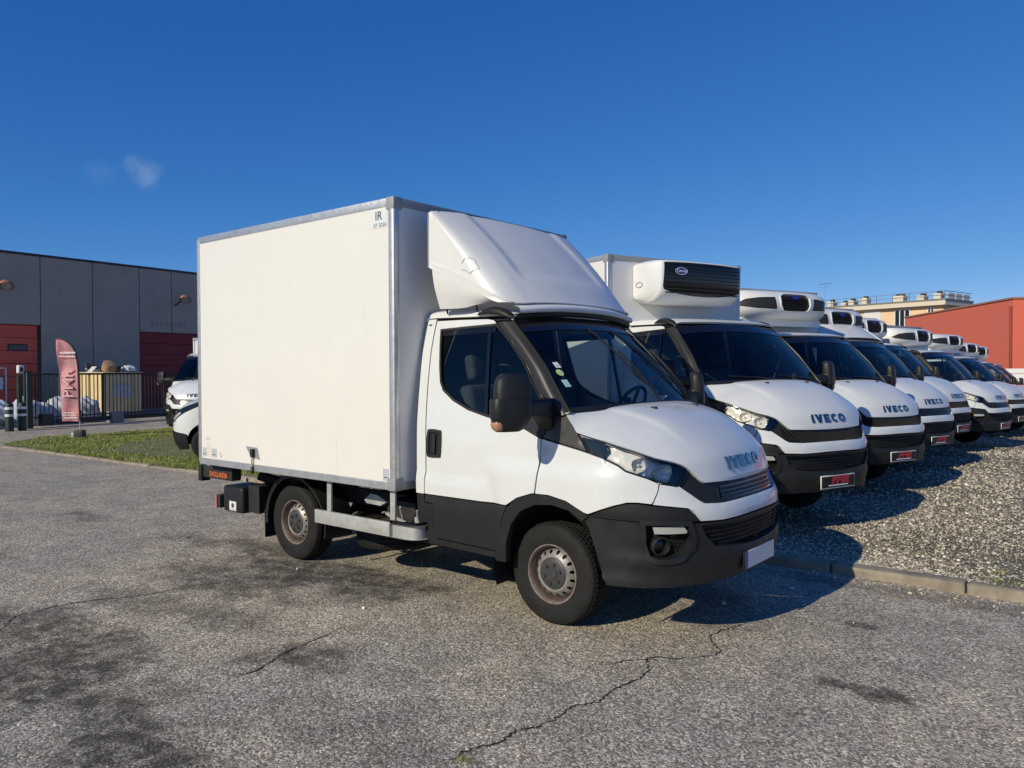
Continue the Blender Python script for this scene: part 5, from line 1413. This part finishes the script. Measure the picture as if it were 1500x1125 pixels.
skip_m = mat('yellow_skip', (0.78, 0.62, 0.34), 0.6, 0, 0, 0.25, 3, (0.66, 0.52, 0.30))
SA = R(100); sx_ = Vector((math.cos(SA), math.sin(SA), 0)); SM = Matrix(((sx_.x, math.cos(SA + math.pi / 2), 0, -27.02), (sx_.y, math.sin(SA + math.pi / 2), 0, 7.80), (0, 0, 1, .008), (0, 0, 0, 1)))
skip = empty('waste_skip', (0, 0, 0), 0, 'tall yellow waste skip heaped with rubbish behind the gate bars', 'skip')
bbox('skip_body', (0, 0, .10), (1.55, 3.0, 1.60), skip_m, skip, .02, 1, SM)
for i in range(5): bbox('skip_rib', (-.05, .35 + i * .55, .12), (0, .45 + i * .55, 1.58), skip_m, skip, .005, 1, SM)
for i in range(2): bbox('skip_rib', (.30 + i * .9, -.05, .12), (.38 + i * .9, 0, 1.58), skip_m, skip, .005, 1, SM)
bbox('skip_lip', (-.05, -.05, 1.60), (1.60, 3.05, 1.68), skip_m, skip, .01, 1, SM)
bbox('skip_notice', (.35, -.062, .70), (1.05, -.052, 1.20), stick_g, skip, 0, 1, SM)
card_m = mat('cardboard', (0.36, 0.235, 0.145), .8, 0, 0, .3, 5); wood_m = mat('scrap_wood', (0.22, 0.16, 0.10), .8, 0, 0, .4, 8)
for j in range(18):
    a = SM @ Matrix.Translation((rng.uniform(.1, 1.4), rng.uniform(.1, 1.6), rng.uniform(1.62, 1.82))) @ Matrix.Rotation(rng.random() * 6.28, 4, 'Z') @ Matrix.Rotation(rng.normal(0, .5), 4, 'Y')
    mi_ = int(rng.integers(5)); m = (card_m, wood_m, white_pl, wood_m, trim_m)[mi_]
    o = bbox('scrap_board', (-rng.uniform(.2, .45), -rng.uniform(.05, .2), -.012), (rng.uniform(.2, .45), rng.uniform(.05, .2), .012), m, None, .003, 1, a)
    tag(o, ('brown cardboard sheet', 'weathered wooden board', 'white plastic offcut', 'weathered wooden board', 'black sheet offcut')[mi_] + ' in the heap on the yellow skip', 'scrap', 'scrap on the skip: ' + ('card', 'wood', 'white', 'wood', 'black')[mi_])
M = SM @ Matrix.Translation((.55, .5, 1.86)) @ Matrix.Rotation(.5, 4, 'X')
o = MB().lathe([(.24, -.14), (.26, .0), (.255, .17), (.24, .18), (.001, .18)], 14, 'z', M=M).obj('cardboard_drum', card_m); tag(o, 'rounded brown cardboard drum lying on the rubbish heap', 'drum')
p = SM @ Vector((1.3, .4, 1.66)); sack('rubbish_bag', p, (.26, .24, .16), 'small white bag at the right end of the skip')

# feather flag ------------------------------------------------------------
FA = R(39); fo_ = Vector((-18.13, 3.41, .014)); fx = Vector((math.cos(FA), math.sin(FA), 0)); fnv = Vector((math.sin(FA), -math.cos(FA), 0))
flag = empty('feather_flag', (0, 0, 0), 0, 'red feather flag with black sleeve on a pole before the gate', 'flag')
k = NT('flag_cloth'); co = k.coord()
wv = k.noise(3.5, 4, co, .6)
k.l(k.mix(k.ramp(wv, .40, .62), (0.70, 0.26, 0.27), (0.42, 0.22, 0.235)), k.b.inputs['Base Color']); k.b.inputs['Roughness'].default_value = .6
flag_m = k.m
def fpt(a, z, d=0.0): return fo_ + fx * a + Vector((0, 0, z - .014)) + fnv * d
edge = cr([(-.03, .44), (-.04, 1.0), (-.05, 1.6), (-.07, 1.95), (-.14, 2.25), (-.27, 2.44), (-.43, 2.54), (-.60, 2.57)], 30)
rows = []
for (a, z) in edge:
    t = (z - .44) / 2.13
    left = -.46 - .13 * t
    row = []
    for u in np.linspace(0, 1, 14):
        aa = a + (left - a) * u
        if a < left: aa = left
        row.append(tuple(fpt(aa, z + .05 * u * (z > 2.3) * -1, .028 * math.sin(u * 7 + z * 3.2) * u + .02 * math.sin(z * 5 + u * 3))))
    rows.append(row)
sheet('banner', np.array(rows), flag_m, flag, 0, 60)
MB().tube([tuple(fpt(a + .02, z)) for a, z in edge] , [.028] * len(edge), 8).obj('sleeve', trim_m, flag)
MB().tube([fpt(0, .05), fpt(-.005, .30), fpt(-.01, .50)], .017, 8).obj('pole', alu, flag)
bbox('flag_base', (-.13, -.10, 0), (.10, .10, .20), trim_m, flag, .03, 2, Matrix(((fx.x, -fnv.x, 0, fo_.x), (fx.y, -fnv.y, 0, fo_.y), (0, 0, 1, .014), (0, 0, 0, 1))))
bbox('base_weight', (-.20, -.08, 0), (-.13, .08, .13), galv, flag, .02, 2, Matrix(((fx.x, -fnv.x, 0, fo_.x), (fx.y, -fnv.y, 0, fo_.y), (0, 0, 1, .014), (0, 0, 0, 1))))
pale = mat('flag_print', (0.80, 0.42, 0.43), .6)
text('flag_text', 'PMR', .40, pale, flag, tuple(fpt(-.27, 1.42, .062)), Vector((0, 0, 1)), -fx, 0, 0, .004)
for (z, h_, a0_, a1_) in ((2.20, .045, -.47, -.12), (2.11, .03, -.50, -.10), (.66, .022, -.42, -.12), (.60, .022, -.42, -.10), (.53, .03, -.38, -.10)):
    q = a0_
    while q < a1_:
        w_ = rng.uniform(.015, .05); a_ = fpt(q, z - h_ / 2, .055); b_ = fpt(q + w_, z + h_ / 2, .055)
        MB().add([tuple(fpt(q, z - h_ / 2, .055)), tuple(fpt(q + w_, z - h_ / 2, .055)), tuple(fpt(q + w_, z + h_ / 2, .055)), tuple(fpt(q, z + h_ / 2, .055))], [(0, 1, 2, 3)]).obj('flag_print', white_txt, flag, 0)
        q += w_ + .012

# small van at the left, only its nose beyond the box ----------------------
SV = Hull([.2, .35, .5, .65, .80, .95, 1.05, 1.2, 1.4], [.66, .74, .77, .77, .75, .70, .64, .45, .18], [.2, .5, .8, 1.1, 1.5, 1.9, 2.0], [.84, .88, .90, .90, .86, .76, .70], 2.5, 0.0, .76, .9)
van = empty('parked_van', (-11.4, 3.3, .012), R(230), 'small white van with dark bumper whose nose shows behind the box', 'van')
for sd in (1, -1):
    ar_o = [(.40 * math.cos(t), .33 + .40 * math.sin(t)) for t in np.linspace(math.pi, .35, 12)]
    body_o = [(-3.4, .55), (-.40, .55)] + [p for p in ar_o if p[1] > .55] + [(.45, .62), (.60, .66, .62), (.70, .45, .62), (.72, .3, .66), (.66, .45, .84), (.52, .66, .93), (.30, .80, 1.02), (.05, 1.15), (-.3, 1.2), (-3.4, 1.2)]
    body_o = [(p[0], p[1]) if len(p) == 2 else p for p in body_o]
    SV.panel('body_side', [SV.outline([(-3.4, .40), (-.42, .40)] + [p for p in ar_o if p[1] > .42] + [(.38, .50), (.45, .52)] + [(.60, 9, .54), (.70, 9, .56), (.72, 9, .70), (.60, 9, .80), (.42, 9, .92), (.15, 9, 1.04), (-.25, 1.10), (-3.4, 1.10)])], paint, van, 0, .03, 0, .06, sd)
    SV.panel('bumper_corner', [SV.outline([(.37, .22), (.37, .36), (.40, .50), (.60, 9, .53), (.74, 9, .55), (.765, 9, .55), (.74, 9, .24), (.55, 9, .20)])], greyp, van, .01, .03, 0, .05, sd)
    hl2 = SV.outline([(.66, 9, .72), (.60, 9, .81), (.42, 9, .93), (.15, 9, 1.05), (-.15, 1.10), (-.10, 1.14), (.15, 9, 1.13), (.45, 9, 1.02), (.64, 9, .90), (.70, 9, .80)])
    hl_ = SV.panel('headlight', [hl2], glossb, van, .004, .03, 0, .05, sd)
    SV.panel('lamp_strip', [SV.outline([(.66, 9, .75), (.62, 9, .80), (.50, 9, .90), (.52, 9, .93), (.64, 9, .85), (.68, 9, .78)])], lamp_w, hl_, .010, .01, 0, .05, sd)
SV.panel('bumper_front', [SV.outline([(.765, 0, .56), (.75, .3, .56), (.755, .3, .24), (.75, 0, .24)], True)], greyp, van, .01, .02, 0, .06, 1)
SV.panel('front_panel', [SV.outline([(.75, 0, .80), (.70, .35, .80), (.74, .35, .56), (.77, 0, .56)], True)], glossb, van, -.01, .02, 0, .06, 1)
rows = [[(.72 - .30 * abs(t) ** 2.2, .75 * t, .84 + .06 * (1 - abs(t))) for t in np.linspace(-1, 1, 9)], [(.50 - .25 * abs(t) ** 2.2, .80 * t, 1.05 + .05 * (1 - abs(t))) for t in np.linspace(-1, 1, 9)], [(-.05 - .15 * abs(t) ** 2.2, .84 * t, 1.20 + .05 * (1 - abs(t))) for t in np.linspace(-1, 1, 9)]]
sheet('hood', loft(rows, 16, 25), paint, van, .02, 60)
rows = [[(-.02 - .15 * abs(t) ** 2.2, .84 * t, 1.20 + .05 * (1 - abs(t))) for t in np.linspace(-1, 1, 9)], [(-.50 - .12 * abs(t) ** 2.2, .74 * t, 1.72 + .04 * (1 - abs(t))) for t in np.linspace(-1, 1, 9)]]
sheet('windscreen', loft(rows, 10, 25), ws_glass, van, 0, 60)
rows = [[(x, y, z) for y, z in ((-.89, 1.10), (-.86, 1.5), (-.76, 1.76), (-.4, 1.84), (0, 1.86), (.4, 1.84), (.76, 1.76), (.86, 1.5), (.89, 1.10))] for x in (-.95, -2.0, -3.4)]
sheet('body_top', loft(rows, 8, 33), paint, van, .02, 50)
for sd in (-1, 1):
    O('cab_side_glass', [(-.28, sd * .88, 1.14), (-.95, sd * .88, 1.14), (-.95, sd * .78, 1.70), (-.58, sd * .76, 1.68)], [(0, 1, 2, 3)], glossb, van, 0)
wproto = [c for c in truck.children if c.name == 'wheel'][0]
for (x, y, f) in ((0, -.74, False), (0, .74, True), (-2.6, -.74, False), (-2.6, .74, True)):
    c = clone(wproto, van); c.location = (x, y, .315); c.rotation_euler = (0, 0, math.pi if f else 0); c.scale = (.91, .91, .91)
MB().box((-3.3, -.62, .3), (.35, .62, .6)).obj('underbody', darkv, van)

# ------------------------------------------------------------------ right background
# low white sheet fence
fence_w = empty('sheet_fence', (0, 0, 0), 0, 'low white corrugated sheet fence before the red building', 'fence')
sheet_m = mat('white_sheet', (0.74, 0.75, 0.76), .5, 0, 0, .06, 3)
for i in range(9):
    z = -.30 + i * .225
    bbox('fence_board', (-9.0, 33.50, z), (9.0, 33.54, z + .205), sheet_m, fence_w, .012, 1)
for x in np.arange(-9, 9.1, 3.0): bbox('fence_post', (x - .04, 33.54, -.35), (x + .04, 33.64, 1.70), galv, fence_w, 0)
# red building
RB = R(121.5); ro = Vector((-1.64, 37.5, 0)); rx = Vector((math.cos(RB), math.sin(RB), 0)); ry = Vector((math.cos(RB - math.pi / 2), math.sin(RB - math.pi / 2), 0))
RM = Matrix(((rx.x, ry.x, 0, ro.x), (rx.y, ry.y, 0, ro.y), (0, 0, 1, -.35), (0, 0, 0, 1)))
redb = empty('red_building', (0, 0, 0), 0, 'red rendered flat roofed building at the right picture edge', 'building')
red_wall = mat('red_render', (0.76, 0.165, 0.10), .9, 0, 0, .22, .5, (0.68, 0.17, 0.115), .3, 8)
bbox('wall', (0, 0, 0), (13.5, 22, 5.28), red_wall, redb, 0, 1, RM)
bbox('parapet', (-.06, -.06, 5.28), (13.6, 22, 5.36), mat('parapet_tile', (0.40, 0.20, 0.14), .8), redb, 0, 1, RM)
bbox('down_pipe', (.02, -.10, 0), (.14, -.001, 4.95), mat('red_pipe', (0.30, 0.055, 0.04), .6), redb, .02, 1, RM)
bbox('annex_wall', (13.6, .3, 0), (14.6, 6, 4.75), red_wall, redb, 0, 1, RM)
bbox('annex_door', (13.9, .28, 3.3), (14.3, .299, 4.6), trim_m, redb, 0, 1, RM)
for (x, y, h) in ((1.0, 7.0, .8), (2.4, 6.5, .7)):
    bbox('roof_vent', (x, y, 5.36), (x + .7, y + .7, 5.36 + h), mat('vent_render', (0.55, 0.42, 0.34), .9), redb, .01, 1, RM); bbox('vent_cap', (x - .05, y - .05, 5.36 + h + .08), (x + .75, y + .75, 5.36 + h + .30), trim_m, redb, .01, 1, RM)
# peach apartment building with roof terrace
PB = R(165.6); po = Vector((-14.0, 90.8, 0)); px_ = Vector((math.cos(PB), math.sin(PB), 0)); py_ = Vector((math.cos(PB - math.pi / 2), math.sin(PB - math.pi / 2), 0))
PM = Matrix(((px_.x, py_.x, 0, po.x), (px_.y, py_.y, 0, po.y), (0, 0, 1, -.3), (0, 0, 0, 1)))
apt = empty('apartment_building', (0, 0, 0), 0, 'peach apartment building with chimneys and railing on its flat roof', 'building')
peach = mat('peach_render', (0.85, 0.60, 0.38), .9, 0, 0, .1, .4)
cream = mat('cream_render', (0.70, 0.62, 0.50), .9); greyw = mat('grey_gable', (0.22, 0.20, 0.18), .9); wfr = mat('white_frame', (0.75, 0.75, 0.73), .5)
bbox('wall', (0, 0, 0), (34, 5.6, 8.95), peach, apt, 0, 1, PM)
bbox('roof_slab', (-.5, -.7, 8.95), (34.5, 6.0, 9.45), cream, apt, 0, 1, PM)
bbox('roof_edge', (-.55, -.75, 9.45), (34.5, 6.05, 9.62), greyw, apt, 0, 1, PM)
for fl in (0, 1):
    zt = 8.9 - fl * 2.9
    for (a, b, kind) in ((.95, 1.7, 0), (3.6, 5.4, 1), (7.0, 9.0, 2), (12.6, 13.6, 0), (16, 18, 1), (21, 22.5, 2)):
        w_ = bbox('window', (a, -.08, zt - 2.2), (b, .02, zt - .12), wfr if kind != 2 else mat('white_shutter', (0.70, 0.70, 0.72), .7), apt, 0, 1, PM)
        if kind != 2:
            n_ = 2 if kind == 0 else 3
            for i in range(n_):
                x0_ = a + .10 + (b - a - .1) / n_ * i
                bbox('pane', (x0_, -.10, zt - 2.05), (x0_ + (b - a - .1) / n_ - .12, -.081, zt - .25), glossb, w_, 0, 1, PM)
            if kind == 1:
                bbox('sill', (a - .1, -.20, zt - 2.28), (b + .1, -.08, zt - 2.2), cream, w_, 0, 1, PM)
rail_m = mat('terrace_rail', (0.16, 0.17, 0.19), .6)
for z in (10.0, 10.45): bbox('railing', (-.3, -.45, z), (34, -.41, z + .05), rail_m, apt, 0, 1, PM); bbox('railing', (-.34, -.45, z), (-.30, 6, z + .06), rail_m, apt, 0, 1, PM)
for x in np.arange(-.3, 34, 1.9): bbox('rail_post', (x, -.45, 9.6), (x + .05, -.40, 10.5), rail_m, apt, 0, 1, PM)
for y in np.arange(.4, 5.5, 1.8): bbox('rail_panel', (-.33, y, 9.65), (-.30, y + 1.5, 10.3), cream, apt, 0, 1, PM)
for (x, y, w_, h) in ((1.0, 1.5, .9, 1.5), (2.7, 1.2, .9, 1.3), (5.2, 1.5, 1.4, 1.6), (9.6, 1.5, 1.0, 1.7), (11.2, 1.4, .8, 1.4), (12.3, 1.6, .8, 1.1), (14.0, 1.5, .9, 1.5), (17.4, 1.5, 1.5, 1.4), (19.6, 1.4, 1.0, 1.3), (24.2, 1.5, 1.0, 1.4), (26.2, 1.5, 1.2, 1.5)):
    h *= .62; w_ *= .85
    c_ = bbox('chimney', (x, y, 9.5), (x + w_, y + 1.0, 9.5 + h), cream, apt, 0, 1, PM)
    bbox('chimney_top', (x - .06, y - .06, 9.5 + h - .25), (x + w_ + .06, y + 1.06, 9.5 + h - .12), cream, c_, 0, 1, PM)
    for i in range(2 if w_ > .9 else 1): bbox('chimney_cowl', (x + .12 + i * .5, y + .2, 9.5 + h), (x + .5 + i * .5, y + .8, 9.5 + h + .24), trim_m, c_, .03, 1, PM)
ae = MB(); W = lambda x, y, z: tuple(PM @ Vector((x, y, z)))
ae.tube([W(16, 3, 9.5), W(16, 3, 12.9)], .012, 5)
for z in (12.9, 12.5): ae.tube([W(15.2, 3, z), W(16.9, 3.1, z)], .014, 4)
for i in range(5): ae.tube([W(15.3 + i * .35, 2.6, 12.9), W(15.3 + i * .35, 3.4, 12.9)], .015, 4)
ae.obj('aerial', rail_m, apt)
# side door of a distant low roof between the trucks and the flats
low = empty('low_shed', (0, 0, 0), 0, 'low grey flat roof seen between fridge units and peach building', 'building')
bbox('wall', (-26, 62, -.4), (-12, 70, 4.6), mat('shed_wall', (0.25, 0.25, 0.26), .8), low, 0)
bbox('roof_edge', (-26.2, 61.8, 4.6), (-11.8, 70.2, 4.8), greyw, low, 0)
